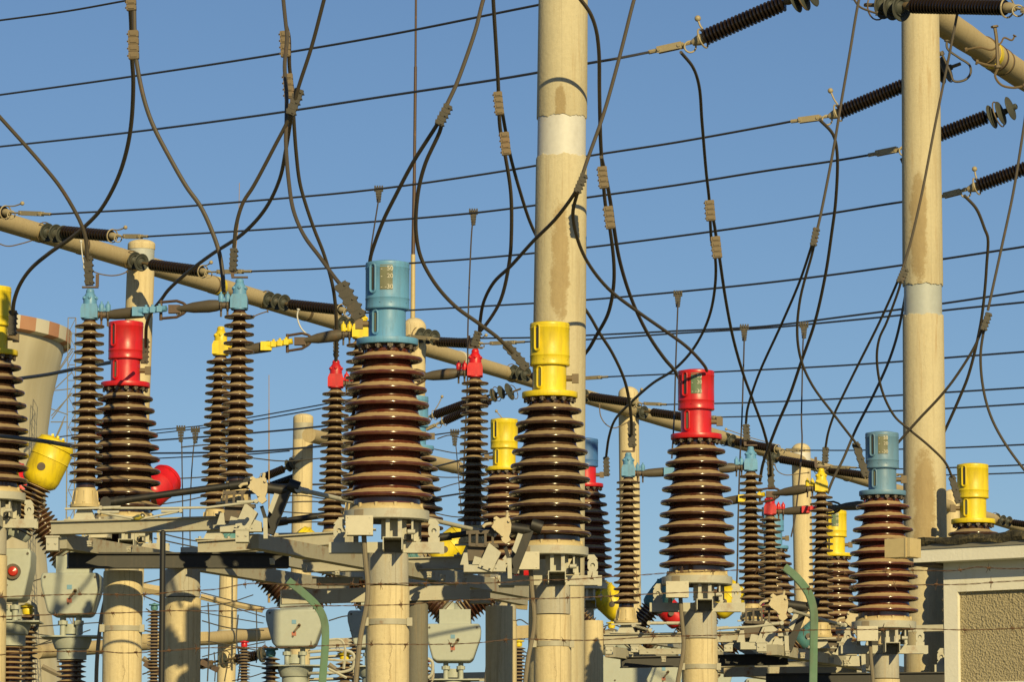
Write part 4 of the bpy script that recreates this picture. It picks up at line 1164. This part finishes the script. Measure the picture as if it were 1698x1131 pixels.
rod([(1310,1013),(1400,1038)], .75,.72, .018, 'short pale linkage rod between the two right cranks')
rod([(176,834),(290,818),(412,802)], .95,.95, .030, 'thick dark linkage rod in front of the left red transformer foot', DARKST_SHADE)
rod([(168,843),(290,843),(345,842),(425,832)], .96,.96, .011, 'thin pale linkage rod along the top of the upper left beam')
rod([(450,868),(560,851),(610,842)], .8,.8, .032, 'dark thick rod crossing the lower rusty-collared post', DARKST_SHADE)
rod([(720,893),(770,886),(822,880)], .86,.86, .028, 'dark rod in front of the tilted yellow dome by the centre', DARKST_SHADE)
rod([(456,887),(520,885),(560,885)], .82,.82, .012, 'thin pale rod left of the large transformer foot')
rod([(165,850),(230,862),(300,848)], .97,.97, .010, 'thin bent pale rod on the upper left beam')
rod([(1076,1034),(1130,1034)], .74,.74, .014, 'thin pale rod left of the red transformer post')
rod([(1188,1043),(1250,1040),(1296,1034)], .76,.75, .014, 'thin pale rod right of the red transformer post')
rod([(1050,1038),(1078,1046)], .76,.76, .012, 'short pale rod at the foot of the column right of the centre pole')

# ------------------------------------------------------------------ V-shaped circuit breakers
def dome(mb, p, ax, s=1.0):
    mb.lathe([(0,-.03*s),(.12*s,-.03*s),(.155*s,.0*s),(.168*s,.05*s),(.174*s,.22*s),(.179*s,.225*s),(.174*s,.235*s),(.174*s,.33*s),(.183*s,.335*s),(.183*s,.355*s),(.168*s,.36*s),(.155*s,.395*s),(.10*s,.415*s),(0,.42*s)], 36, p, ax)
    x, y = mb.frame(ax)
    for i in range(3): mb.bar(p+ax*.40*s+x*(i-1)*.05*s-y*.1*s, p+ax*.425*s+x*(i-1)*.05*s+y*.1*s, .02*s, .02*s)
def breaker(box, k, arms, domem, label, boxw=100, boxh=70, upper=True, lamp=False, low=True, handle=True):
    """box: px centre of the gear box; arms: px positions where each dome starts"""
    A = P(box[0], box[1]+boxh*k*.5/.8, k); s = 1/(210*k)
    t = thing('circuit_breaker', V(A.x, A.y, 0), label, 'circuit breaker', 'V-shaped circuit breakers')
    O = V(A.x, A.y, 0)
    C = P(box[0], box[1], k)
    w = boxw/2*s; h = boxh/2*s
    ol = [(-w,h*.8),(-w*.93,h),(w*.93,h),(w,h*.8),(w*.98,h*.3),(w*.72,-h*.85),(w*.6,-h),(-w*.6,-h),(-w*.75,-h*.85),(-w*.98,h*.4)]
    mb = MB(); mb.prism(ol, -.26, .26, Matrix.Translation(C)); bx = mb.build('gear_box', BOXP, t, O)
    bv = bx.modifiers.new('bevel', 'BEVEL'); bv.width = .02; bv.segments = 3; bv.limit_method = 'ANGLE'
    mb = MB()
    for (fx, fz) in ((-.85,.8),(.85,.8),(-.05,-.45)): mb.cyl(C+V(w*fx,-.27,h*fz), C+V(w*fx,-.258,h*fz), .012, 8)
    mb.build('cover_screws', BOLT, bx, O)
    if handle:
        mb = MB(); mb.bar(C+V(.0,-.29,-.04), C+V(.06,-.29,.03), .02, .02); mb.cyl(C+V(.055,-.3,.03), C+V(.055,-.262,.03), .018, 10)
        mb.build('handle', CLAMP, bx, O)
        mb = MB(); mb.box(C.x-.03,C.x+.02,C.y-.264,C.y-.2615,C.z+.045,C.z+.09); mb.build('blue_sticker', paint('sticker_blue',(0.16,0.33,0.48),.5,.4), bx, O)
        mb = MB(); mb.box(C.x-.03,C.x+.02,C.y-.264,C.y-.2615,C.z-.09,C.z-.045); mb.build('red_sticker', paint('sticker_red',(0.5,0.16,0.10),.5,.5), bx, O)
    if lamp:
        mb = MB(); mb.cyl(C+V(.05,-.29,.02), C+V(.05,-.26,.02), .075, 20); lp = mb.build('lamp_bezel', BOLT, bx, O)
        mb = MB(); mb.lathe([(.05,0),(.04,.02),(0,.03)], 16, C+V(.05,-.29,.02), V(0,-1,0)); mb.build('lamp_lens', LAMPR, lp, O)
    if upper:
        mb = MB(); mb.box(C.x-w*.5, C.x+w*.62, C.y-.2, C.y+.2, C.z+h, C.z+h+.17)
        mb.build('upper_housing', BOXP, t, O)
    for arm in arms:
        ax_, ay_ = arm[:2]; ka = arm[2] if len(arm) > 2 else k
        st = C+V(0.0,.0,h*1.3)
        e = P(ax_, ay_, ka)
        d = (e-st); L = d.length; d.normalize()
        st2 = st+d*.12; L2 = L-.12
        n = int(L2/.043); prof = [(0,0),(.10,0)]
        for i in range(n):
            z = L2*(i+.5)/n; hh = L2/n; f = 1.0-.15*i/n
            prof += [(.11*f+.0,z-hh*.4),(.160*f,z-hh*.1),(.163*f,z+.0),(.155*f,z+hh*.12),(.11*f,z+hh*.3)]
        prof += [(.08,L2),(0,L2)]
        prof = [(r, z) for r, z in prof]
        mb = MB(); mb.lathe(prof, 32, st2, d); mb.build('arm_insulator', PORC_MID, t, O)
        mb = MB(); mb.lathe([(0,-.06),(.13,-.06),(.15,-.02),(.15,.03),(.12,.05)], 20, st2, d); mb.build('arm_flange', BOXP, t, O)
        mb = MB(); dome(mb, e-d*.02, d, 1.1 if domem is YEL else .95); dm = mb.build('dome', domem, t, O)
        mb = MB(); mb.cyl(e+d*.13+V(-.02,-.19,0), e+d*.13+V(-.02,-.15,0), .04, 14); mb.build('dome_plug', BOLT, dm, O)
    if low:
        zt = C.z-h
        mb = MB()
        for sx in (-.3, .3): mb.cyl(V(C.x+sx*w*2*.45, C.y-.12, zt-.2), V(C.x+sx*w*2*.45, C.y-.12, zt+.02), .03, 10); mb.cyl(V(C.x+sx*w*2*.45, C.y-.12, zt-.09), V(C.x+sx*w*2*.45, C.y-.12, zt-.05), .05, 8)
        mb.lathe([(0,0),(.11,0),(.11,-.1),(0,-.1)], 24, V(C.x,C.y,zt-.08))
        mb.box(C.x-.30,C.x+.30,C.y-.22,C.y+.22,zt-.215,zt-.2)
        mb.lathe([(0,0),(.20,0),(.20,-.03),(.17,-.11),(.15,-.12),(.15,-.22),(0,-.22)], 32, V(C.x,C.y,zt-.215))
        mb.build('neck_frame', BOXP, t, O)
        Hn = zt-.43; n = int(Hn/.05); prof = [(0,Hn)]
        for i in range(n):
            z = Hn-Hn*(i+.5)/n; hh = Hn/n
            prof += [(.10,z+hh*.4),(.148,z+hh*.05),(.15,z-hh*.05),(.10,z-hh*.25)]
        prof += [(0,0)]
        mb = MB(); mb.lathe(prof, 28, V(C.x,C.y,0)); mb.build('column_insulator', PORC_MID, t, O)
breaker((18,955), .82, [(66,797),(-60,790)], YEL, 'circuit breaker with a tilted yellow dome and red lamp at the left edge', 76, 84, False, True, True, False)
breaker((120,988), .785, [(44,828),(248,822,.771)], RED, 'circuit breaker with tilted red domes, its pale gear box above the barbed wire at left', 98, 70)
breaker((490,1044), .70, [(408,925),(640,940)], TEAL, 'circuit breaker with teal dome, its gear box behind the left bent green post', 96, 62)
breaker((622,1046), .68, [(535,930),(726,925)], YEL, 'circuit breaker with two yellow domes showing each side of the large transformer foot', 90, 62)
breaker((752,1068), .68, [(672,960),(850,960)], RED, 'circuit breaker whose gear box stands right of the large transformer post', 92, 62)
breaker((1022,1118), .60, [(1083,1005),(940,1005)], TEAL, 'circuit breaker with teal dome tilted beside the red transformer base', 120, 55, False, handle=False)
breaker((1100,1120), .58, [(1028,1015),(1190,1010)], YEL, 'circuit breaker with a yellow dome seen behind the column right of the centre pole', 70, 50, False)
breaker((1185,1125), .56, [(1125,1030),(1262,1030)], RED, 'circuit breaker with red dome glimpsed under the red transformer base', 60, 46, False)
breaker((1265,1150), .55, [(1330,1066)], TEAL, 'circuit breaker with teal dome low behind the bent green post on the right', 60, 46, False)

# slim post insulators with small caps, bottom
def slim(px, yb, k, label, capm=YEL, loop=True):
    A = P(px[0], px[1], k); O = V(A.x, A.y, 0)
    t = thing('post_insulator_stand', O, label, 'insulator', 'slim post insulators')
    H = A.z-.12; n = int(1.4/.052); prof = [(0,H)]
    for i in range(n):
        z = H-.03-.052*i
        prof += [(.055,z+.02),(.105,z+.002),(.107,z-.004),(.055,z-.014)]
    prof += [(.055,H-1.5),(0,H-1.5)]
    mb = MB(); mb.lathe(prof, 28, O); mb.build('insulator_body', PORC_BROWN, t, O)
    mb = MB(); mb.cyl(V(A.x,A.y,0), V(A.x,A.y,H-1.5), .09, 20); mb.build('pedestal', CONC2, t, O)
    mb = MB(); mb.lathe([(0,0),(.05,0),(.06,.04),(.05,.07),(.085,.075),(.085,.095),(.04,.1),(0,.12)], 20, V(A.x,A.y,H)); mb.build('cap', capm, t, O)
    if loop:
        mb = MB(); s = 1/(210*k)
        for dz, yy in ((0,-.12),(-.06,.08)):
            c = A+V(0,yy,0)
            mb.tube(spline([c+V(-60*s,0,-.02+dz),c+V(0,0,.0+dz),c+V(14*s,0,-.04+dz),c+V(16*s,0,-.1+dz),c+V(13*s,0,-.2+dz),c+V(0,0,-.24+dz),c+V(-60*s,0,-.26+dz)],8), .018, 8)
        mb.build('bus_loop', GREYP, t, O)
slim((46,1000), 1131, .78, 'slim insulator with yellow cap and bent grey tubes at bottom left')
slim((449,1072), 1131, .70, 'slim insulator left of the gear box behind the left green post', TEAL, False)
slim((572,1080), 1131, .70, 'slim insulator with yellow cap just left of the large transformer post')
slim((702,1092), 1131, .70, 'slim insulator with red cap just right of the large transformer post', RED)

# ------------------------------------------------------------------ building at the right
def building():
    A = P(1565, 1000, 1.05); B = P(1740, 1000, 1.066)
    A.z = 0; B.z = 0
    u = (B-A).normalized(); n = V(u.y, -u.x, 0)        # n points to the camera side
    if n.y > 0: n = -n
    t = thing('building', A, 'small pale rendered building with mouldy flat roof at the lower right', 'building')
    def Zp(y): return P(1565, y, 1.05).z
    zs = P(1545, 929, 1.06).z          # soffit
    W = 6.0; D = 5.0
    def Q(a, b, z): return A + u*a + n*b + V(0,0,z)
    def blk(mb, a0, a1, b0, b1, z0, z1):
        mb.obox(Q((a0+a1)/2,(b0+b1)/2,(z0+z1)/2), u, n, V(0,0,1), (a1-a0)/2, abs(b1-b0)/2, (z1-z0)/2)
    wm, nt, b = mat('white_render')
    n1 = noise(nt, 6, 8, .7); cc = mixc(nt, n1, (.66,.64,.55), (.76,.75,.67))
    cc = mixc(nt, math_(nt,'MULTIPLY',ramp(nt, noise(nt, 3, 8, .75, (2,2,.5)), [(.55,0),(.75,1)]),.35), cc, (.42,.36,.22))
    nt.links.new(cc, b.inputs['Base Color']); b.inputs['Roughness'].default_value = .9; bump(nt, b, noise(nt, 40, 5), .25, .01)
    zb = P(1590, 983, 1.05).z
    mb = MB()
    blk(mb, 0, .118, -.3, 0, 0, zs); blk(mb, .118, W, -.3, 0, zb, zs)
    blk(mb, .0, .3, -D, -.3, 0, zs); blk(mb, W-.3, W, -D, -.3, 0, zs); blk(mb, .3, W-.3, -D, -D+.3, 0, zs)
    blk(mb, .118, W, -.3, -.02, 0, P(1590,1127,1.05).z-0.03)
    mb.build('wall', wm, t, A)
    sm_, nt, b = mat('rough_stucco')
    n1 = noise(nt, 45, 6, .75); n2 = noise(nt, 3, 6)
    v = N(nt, 'ShaderNodeTexVoronoi', Scale=60.0)
    tc = nt.nodes.new('ShaderNodeTexCoord'); nt.links.new(tc.outputs['Object'], v.inputs['Vector'])
    cc = mixc(nt, n1, (.34,.29,.175), (.54,.47,.31)); cc = mixc(nt, math_(nt,'MULTIPLY',n2,.5), cc, (.30,.25,.15))
    nt.links.new(cc, b.inputs['Base Color']); b.inputs['Roughness'].default_value = .95
    hh = math_(nt, 'ADD', n1, math_(nt, 'MULTIPLY', v.outputs['Distance'], .8))
    bump(nt, b, hh, .9, .022)
    mb = MB(); blk(mb, .118, W, -.28, -.035, P(1590,1127,1.05).z-.03, zb); mb.build('stucco_panel', sm_, t, A)
    # roof slab: white fascia, then a dark tarred layer
    mb = MB(); ov = .17
    zt = zs+.095
    blk(mb, -.16, W+.2, -D-.2, ov, zs, zt)
    mb.build('roof_fascia', wm, t, A)
    gmz = steel('shaded_fascia_grey', (.20,.19,.16), .4)  # grey paints in the shade on the fascia's upper band
    mb = MB(); blk(mb, -.17, W+.2, -D-.2, ov+.01, zt+.001, zt+.04); mb.build('roof_shade_strip', gmz, t, A)
    tm, nt, b = mat('mouldy_tar')
    n1 = noise(nt, 12, 8, .8); n2 = noise(nt, 30, 6, .7, (1,1,.3))
    cc = ramp(nt, n1, [(.35,(.012,.011,.009)),(.52,(.045,.04,.025)),(.62,(.16,.13,.06)),(.75,(.30,.24,.12))])
    nt.links.new(cc, b.inputs['Base Color']); b.inputs['Roughness'].default_value = .95; bump(nt, b, n2, .8, .03)
    mb = MB(); seg = 140; top = []; 
    rows = [(0.0, 0.0), (.012, .02), (0.0, .05), (-.06, .066), (-1.5, .07), (-D, .07)]
    vs = []
    for i in range(seg+1):
        a = -.22+(W+.4)*i/seg
        rise = min(1, .15+ (a+.22)*1.0)
        for j, (bb, zz_) in enumerate(rows):
            w = .010*math.sin(a*17+j)+.008*math.sin(a*41+j*2)+random.uniform(-.004,.004)
            lip = -.015*abs(math.sin(a*9))*(j == 0)
            vs.append(Q(a, ov+.025+bb+w*(j < 4), zt+.041+zz_*(.55+.45*rise)+w*.7*(j in (0,2,3))+lip))
    R_ = len(rows)
    fs = [(i*R_+j, (i+1)*R_+j, (i+1)*R_+j+1, i*R_+j+1) for i in range(seg) for j in range(R_-1)]
    fs += [tuple(range(R_)), tuple(seg*R_+j for j in reversed(range(R_)))]
    mb.add(vs, fs); mb.build('roof_tar_layer', tm, t, A)
    # rusty box at the roof corner
    c = P(1497, 910, 1.09)
    mb = MB(); mb.obox(c, u, n, V(0,0,1), .105, .08, .068); mb.obox(c+u*.07, u, n, V(0,0,1), .006, .085, .072)
    mb.build('roof_corner_box', CONEM, t, A)
    mb = MB(); blk(mb, -.2,-.02, -.3, .1, zs-.02, zs+.02); mb.build('bracket', BOLT, t, A)
building()

# ------------------------------------------------------------------ fence in front: bent green posts, a black tube, barbed wire
FK = 1.9
def greenpost(px, label, w=.03):
    pts = [P(x, y, FK) for x, y in px]
    base = V(pts[-1].x, pts[-1].y, 0); pts.append(base)
    mb = MB(); sp = spline(pts[:-1], 3)+[base]
    # an L-section bent at the top: a face plate and a return flange
    for (dx, dy, hw, hd) in ((0,0,w/2,.002),(-w/2,.014,.002,.014)):
        vs = []
        for i, p in enumerate(sp):
            d = (sp[min(i+1,len(sp)-1)]-sp[max(i-1,0)]).normalized()
            s_ = d.cross(YA).normalized()
            if s_.x < 0: s_ = -s_
            c = p+s_*dx+V(0,dy,0)
            vs += [c-s_*hw-V(0,hd,0), c+s_*hw-V(0,hd,0), c+s_*hw+V(0,hd,0), c-s_*hw+V(0,hd,0)]
        n = len(sp); fs = []
        for i in range(n-1):
            for j in range(4): fs.append((i*4+j, i*4+(j+1)%4, (i+1)*4+(j+1)%4, (i+1)*4+j))
        fs += [(0,1,2,3), (n*4-1,n*4-2,n*4-3,n*4-4)]
        mb.add(vs, fs)
    o = mb.build('fence_post', GREEN, None, base); tag(o, label, 'fence post', 'fence posts')
greenpost([(1301,940),(1322,958),(1342,985),(1350,1015),(1350,1060),(1349,1131)], 'bent green fence post on the right with its tip pointing up left')
greenpost([(478,963),(505,985),(528,1008),(538,1030),(540,1060),(535,1131)], 'bent green fence post at lower left with its tip pointing up left')
top = P(270, 884, 1.7); b0 = V(top.x, top.y, 0)
mb = MB(); mb.tube([top, top-V(0,0,1), b0], .0135, 12); mb.ball(top, .0135)
tag(mb.build('fence_post', DARKST_SHADE, None, b0), 'thin straight black steel tube standing in front of the left posts', 'fence post', 'fence posts')
def barbed(px, label, k=2.0):
    pts = spline(path(px, k, k*1.02), 8)
    # resample
    out = []; acc = 0; last = pts[0]; 
    mb = MB(); dense = []
    for i in range(len(pts)-1):
        L = (pts[i+1]-pts[i]).length; n = max(1, int(L/.012))
        for j in range(n): dense.append(pts[i]+(pts[i+1]-pts[i])*(j/n))
    dense.append(pts[-1])
    for ph in (0, math.pi):
        mb.tube([p+V(0, math.cos(i*.9+ph)*.0018, math.sin(i*.9+ph)*.0018+.0015*math.sin(i*.13)) for i, p in enumerate(dense)], .0012, 5)
    i = random.randint(2, 8)
    while i < len(dense)-2:
        c = dense[i]
        mb.tube([c+V(-.007,0,0), c+V(.007,0,0)], .0045, 6)
        for _ in range(4):
            a = random.uniform(0, 2*math.pi); d = V(random.uniform(-.5,.5), math.cos(a), math.sin(a)).normalized()
            mb.tube([c, c+d*random.uniform(.018,.028)], [.0016,.0006], 5)
        i += random.randint(8, 14)
    o = mb.build('barbed_wire', BARB, None, pts[0]); tag(o, label, 'barbed wire', 'barbed wire strands')
barbed([(-15,991),(55,989),(144,986),(240,986),(300,981),(360,978),(413,969),(488,970),(520,969),(615,969),(700,968),(833,966),(870,963),(950,962),(1000,958),(1062,954),(1110,950),(1200,947),(1300,944)], 'rusty barbed wire strand highest across the left and centre')
barbed([(-15,1024),(100,1020),(213,1016),(280,1013),(391,1014),(435,1011),(493,1006),(602,1004),(673,1003),(737,998),(840,994),(973,991),(1060,987),(1140,983),(1215,982),(1320,978),(1430,974),(1522,970),(1600,969),(1650,966),(1715,963)], 'rusty barbed wire strand in the middle of the three long ones')
barbed([(-15,1088),(53,1083),(169,1081),(206,1083),(290,1079),(333,1076),(450,1074),(582,1070),(715,1069),(793,1066),(846,1061),(973,1063),(1084,1056),(1209,1054),(1342,1045),(1436,1045),(1522,1044),(1600,1045),(1715,1041)], 'rusty barbed wire strand lowest of all')
barbed([(1340,957),(1430,950),(1513,946),(1587,946),(1620,941),(1660,944),(1715,944)], 'short rusty barbed wire strand just under the building roof')

# loose thin earth wires looping under the gantry
def loop(px, k, r, label, m=CLAMP):
    pts = spline(path(px, k, k)); mb = MB(); mb.tube(pts, r, 6)
    mb.tube([pts[0], pts[1]], r*2.2, 6); mb.tube([pts[-2], pts[-1]], r*2.2, 6)
    o = mb.build('loop_wire', m, None, pts[0]); tag(o, label, 'wire', 'small loop wires under the beams')
loop([(-10,400),(12,408),(35,404),(58,397)], .48,.011,'small loop wire at the left edge under the beam')
loop([(150,448),(165,454),(185,457),(200,455),(212,450)], .49,.011,'small loop wire between the first column clamp and the left gantry post')
loop([(134,398),(136,420),(140,445)], .49,.010,'short pale wire hanging from the beam beside the first column clamp', WHITEBAND)
loop([(495,512),(493,525),(500,545),(515,558),(530,562)], .5,.012,'pale loop wire left of the yellow clamp by the big blue cap', WHITEBAND)
loop([(420,525),(432,520),(445,516)], .47,.011,'tiny wire under the beam right of the second blue head')
loop([(994,670),(996,690),(1005,704),(1018,710),(1030,706),(1045,698)], .40,.011,'loop wire on the post right of the centre pole')
loop([(1284,770),(1290,782),(1303,788),(1325,786),(1342,784)], .34,.011,'loop wire on the white-banded gantry post')
loop([(1414,-5),(1425,10),(1440,17),(1455,22)], .78,.012,'curved wire at the top left of the right pole', CABLE)
loop([(1570,66),(1571,80),(1590,95),(1608,108),(1609,122),(1600,132),(1582,134),(1576,120),(1560,85)], .70,.014,'dark tangled loop right of the right pole top', CABLE)
loop([(1600,82),(1625,78),(1645,82),(1660,70),(1665,62),(1678,66),(1683,58)], .69,.012,'pale tangled wire on the short thick beam', CLAMP)
loop([(1618,102),(1640,108),(1655,110),(1650,125),(1660,140),(1680,145),(1700,142)], .69,.015,'bent rusty bracket rod under the short thick beam', CLAMP)
loop([(1649,42),(1652,60),(1654,90),(1655,112)], .71,.02,'upright rusty bolt strap on the short thick beam', CLAMP)

# tangle of thin tubes and wires low behind the frames
def tangle(lines, label, m, r, k):
    for ln in lines:
        pts = path(ln, k, k); mb = MB(); mb.tube(spline(pts, 4), r, 6)
        o = mb.build('bus_wire', m, None, pts[0]); tag(o, label, 'wire', label)
tangle([[(70,1106),(90,1116),(112,1126)],[(237,1092),(250,1102),(264,1114)],[(545,1103),(555,1110),(568,1120)]],'short thick brown pipe slanting behind the bottom left posts', HOSE, .05, .5)
tangle([[(333,990),(380,1001),(436,1012)]], 'thin tan beam slanting behind the slim post with the blue-grey joint', CONCB, .075, .36)
tangle([[(236,975),(250,978),(268,981)],[(850,1000),(862,1003),(875,1004)]], 'bit of tan round beam between thick posts', CONCB, .12, .36)
tangle([[(0,1043),(60,1052),(110,1058)],[(0,1050),(70,1060),(140,1066)],[(0,1068),(45,1072),(100,1062),(150,1045)],[(55,1040),(100,1037),(180,1032)],[(45,968),(75,960),(110,975)],[(0,1086),(40,1078),(95,1058)]],
       'dark wires crossing in front of the cooling tower at bottom left', CONDUC, .010, .5)
tangle([[(236,968),(262,962),(300,952)],[(236,988),(265,1000),(275,1003)],[(236,1046),(266,1050)],[(236,1119),(262,1110)],[(250,1021),(272,1020)]],
       'short dark wires glimpsed between the two thick left posts', CONDUC, .014, .45)
tangle([[(333,983),(400,1000),(440,1008)],[(333,990),(400,1012),(440,1024)],[(333,1007),(380,1000),(420,987)],[(333,1016),(400,1028),(437,1034)],[(333,1062),(390,1072),(440,1082)],[(335,1090),(380,1078),(440,1065)],[(385,1130),(420,1122),(440,1115)],[(425,1012),(426,1060),(425,1100)],[(380,1085),(376,1110),(372,1131)],[(355,1082),(357,1110),(356,1131)]],
       'dark wires crossing behind the slim post with the blue-grey joint', CONDUC, .011, .42)
tangle([[(544,1062),(565,1062),(572,1075),(570,1110)],[(540,1094),(580,1096),(600,1090)],[(545,1110),(575,1125)]],
       'grey bent tubes left of the large transformer post', GREYP, .016, .72)
tangle([[(850,1020),(858,1040),(870,1060)],[(848,1058),(862,1075),(875,1085)],[(848,1120),(862,1105),(874,1120)]],
       'thin dark wires between crank post and yellow transformer post', CONDUC, .010, .5)
tangle([[(300,742),(340,738),(380,736)],[(262,822),(330,817),(400,812)],[(250,880),(300,893),(370,905)],[(255,893),(310,905),(350,912)]],
       'thin dark wires seen through the gap under the second blue-headed column', CONDUC, .012, .5)
for (px, k, w, h, lab) in [((355,862),.9,60,10,'dark cross plate below the second blue-headed column'),((560,958),.84,70,14,'grey plate left of the large transformer post'),((1095,1077),.74,70,9,'grey plate under the column right of the centre pole'),((1345,1078),.71,40,14,'grey plate right of the bent green post')]:
    bracket(px, k, w, h, lab, .05, GREYR)

for (a, b, w, h, lab) in [
  ((1185,1090,.70),(1450,1127,.62),.12,.12,'second grey beam sloping down right below the first, right of the red transformer post'),
  ((676,958,.80),(868,996,.74),.10,.11,'second grey sloping beam right of the large transformer post'),
  ((462,930,.80),(604,956,.76),.10,.09,'second grey sloping beam left of the large transformer post'),
  ((1010,1052,.66),(1130,1072,.62),.10,.08,'thin grey beam behind the column right of the centre pole')]:
    steelbeam(a, b, w, h, lab, GREYR, 'B')
for (a, b, lab) in [((700,948,.84),(742,985,.84),'diagonal brace right of the large transformer post'),((1058,1074,.73),(1096,1100,.73),'diagonal brace left of the red transformer post'),((1215,1066,.73),(1262,1096,.73),'diagonal brace right of the red transformer post'),((1352,1092,.70),(1392,1116,.70),'diagonal brace right of the bent green post')]:
    mb = MB(); mb.bar(P(*a), P(*b), .012, .075); mb.bar(P(*a)+V(0,.035,0), P(*b)+V(0,.035,0), .07, .012)
    tag(mb.build('diagonal_brace', GREYR, None, P(*a)), lab, 'brace', 'diagonal braces')
tangle([[(455,835),(520,832),(600,840)],[(455,848),(520,852),(600,848)],[(450,870),(520,866),(600,870)],[(455,824),(500,822),(540,828),(600,832)],[(262,795),(330,792),(400,784)],[(258,838),(310,830),(345,822)],[(420,760),(470,765),(535,760)],[(262,858),(300,870),(345,872)]],
       'thin dark wires crossing behind the lower rusty-collared post', CONDUC, .011, .5)
tangle([[(676,770),(720,790),(765,792)],[(720,745),(760,752),(800,748)],[(722,812),(770,800),(812,806)],[(715,850),(760,858),(812,852)],[(725,728),(745,722),(770,728)]],
       'thin dark wires between the two largest transformers', CONDUC, .010, .48)
tangle([[(242,1010),(256,1018),(270,1016)],[(242,1030),(258,1024),(272,1034)],[(244,1070),(270,1078)],[(335,1030),(380,1042),(438,1046)],[(335,1110),(380,1100),(440,1108)],[(545,1030),(575,1022),(600,1026)],[(542,1075),(575,1084),(600,1076)],[(545,1120),(580,1112),(600,1118)],[(848,1035),(862,1028),(876,1036)],[(850,1082),(864,1092),(876,1086)],[(1000,1040),(1015,1036),(1032,1042)],[(395,1020),(392,1060),(398,1100),(394,1131)],[(345,1000),(347,1050),(344,1131)]],
       'dark wires looping in the gaps between the lowest posts', CONDUC, .012, .46)
for (a, b, w, h, lab, m) in [
  ((236,1060,.46),(345,1056,.46),.10,.16,'rear tan beam between the two thick left posts', CONCB),
  ((540,1068,.52),(606,1065,.52),.10,.14,'rear grey beam left of the large transformer post', GREYR),
  ((844,1050,.5),(880,1048,.5),.10,.20,'rear tan beam left of the yellow transformer post', CONCB),
  ((676,1126,.6),(850,1122,.6),.10,.12,'rear grey beam under the gear box right of the large transformer post', GREYR),
  ((240,1100,.5),(275,1124,.5),.10,.10,'rear brown slanting beam between the two thick left posts', RUST),
  ((333,1098,.45),(362,1112,.45),.08,.10,'rear brown slanting beam left of the slim jointed post', RUST),
  ((996,1075,.55),(1030,1076,.55),.1,.10,'rear grey beam beside the round-headed light post', GREYR)]:
    steelbeam(a, b, w, h, lab, m, 'B')
slim((256,1000), 1131, .50, 'small slim insulator between the two thick left posts', TEAL, False)
slim((405,1062), 1131, .46, 'small slim insulator right of the slim jointed post', RED, False)
slim((590,1042), 1131, .56, 'small slim insulator touching the large transformer post on its left', TEAL, False)
slim((860,1060), 1131, .52, 'small slim insulator left of the yellow transformer post', YEL, False)
slim((1014,1030), 1131, .5, 'small slim insulator left of the column right of the centre pole', YEL, False)
string_back([(372,1095)], ((345,1100),(296,1108)), (280,1112), 0.42, 'dark ribbed insulator low behind the slim jointed post')
string_back([(436,1086)], ((425,1088),(392,1094)), (380,1098), 0.42, 'dark ribbed insulator right of the slim jointed post')
# small great tit sitting on the frame
def bird():
    k = .985; c = P(229, 858.5, k); A = V(c.x, c.y, c.z-.024)
    t = thing('bird', A, 'tiny yellow-breasted black-headed bird perched on the upper left steel frame', 'bird')
    BK = paint('bird_black', (.02,.022,.02), .7, .1); BY = paint('bird_yellow', (.45,.38,.05), .8, .1); BW = paint('bird_white', (.7,.7,.62), .8, .1); BG = paint('bird_green_grey', (.10,.12,.08), .8, .1)
    mb = MB(); d = V(.93,-.25,.27).normalized()
    mb.lathe([(0,-.040),(.010,-.036),(.019,-.022),(.024,-.004),(.023,.010),(.019,.022),(.0185,.030),(.019,.038),(.015,.049),(.008,.055),(0,.057)], 20, c, d); mb.build('body', BY, t, A)
    mb = MB(); mb.ball(c+d*.036+V(.001,-.0,.003), .0205, 16); hd = mb.build('head', BK, t, A)
    mb = MB(); mb.ball(c+d*.036+V(.004,-.0165,.001), .0085, 12); mb.build('cheek', BW, hd, A)
    mb = MB(); mb.tube([c+d*.05+V(0,0,.001), c+d*.068+V(0,0,-.004)], [.0045,.0008], 8); mb.build('beak', BK, hd, A)
    for s_ in (-1, 1):
        mb = MB(); mb.lathe([(0,-.05),(.006,-.03),(.012,0),(.011,.015),(0,.026)], 12, c+V(-.004,s_*.016,.008), V(.9,-.2,.18)); mb.build('wing', BG, t, A)
        mb = MB(); mb.tube([c+V(0,s_*.007,-.018), c+V(.004,s_*.008,-.036)], .0018, 6); mb.build('leg', BK, t, A)
    mb = MB(); mb.bar(c-d*.03, c-d*.075+V(0,0,-.004), .014, .004); mb.build('tail', BG, t, A)
bird()
# bolted angle brackets along the sloping beams
for (x, y, k) in [(150,905,.94),(215,914,.93),(452,934,.93),(505,944,.92),(560,952,.90),(712,956,.87),(735,961,.86),(770,967,.85),(1305,1086,.745),(1330,1090,.74),(1378,1098,.73),(1046,1088,.745),(1100,1096,.74),(1402,1102,.72)]:
    bracket((x, y-6), k, 7, 9, 'small bolted angle bracket along a sloping grey beam', .10, GREYR)
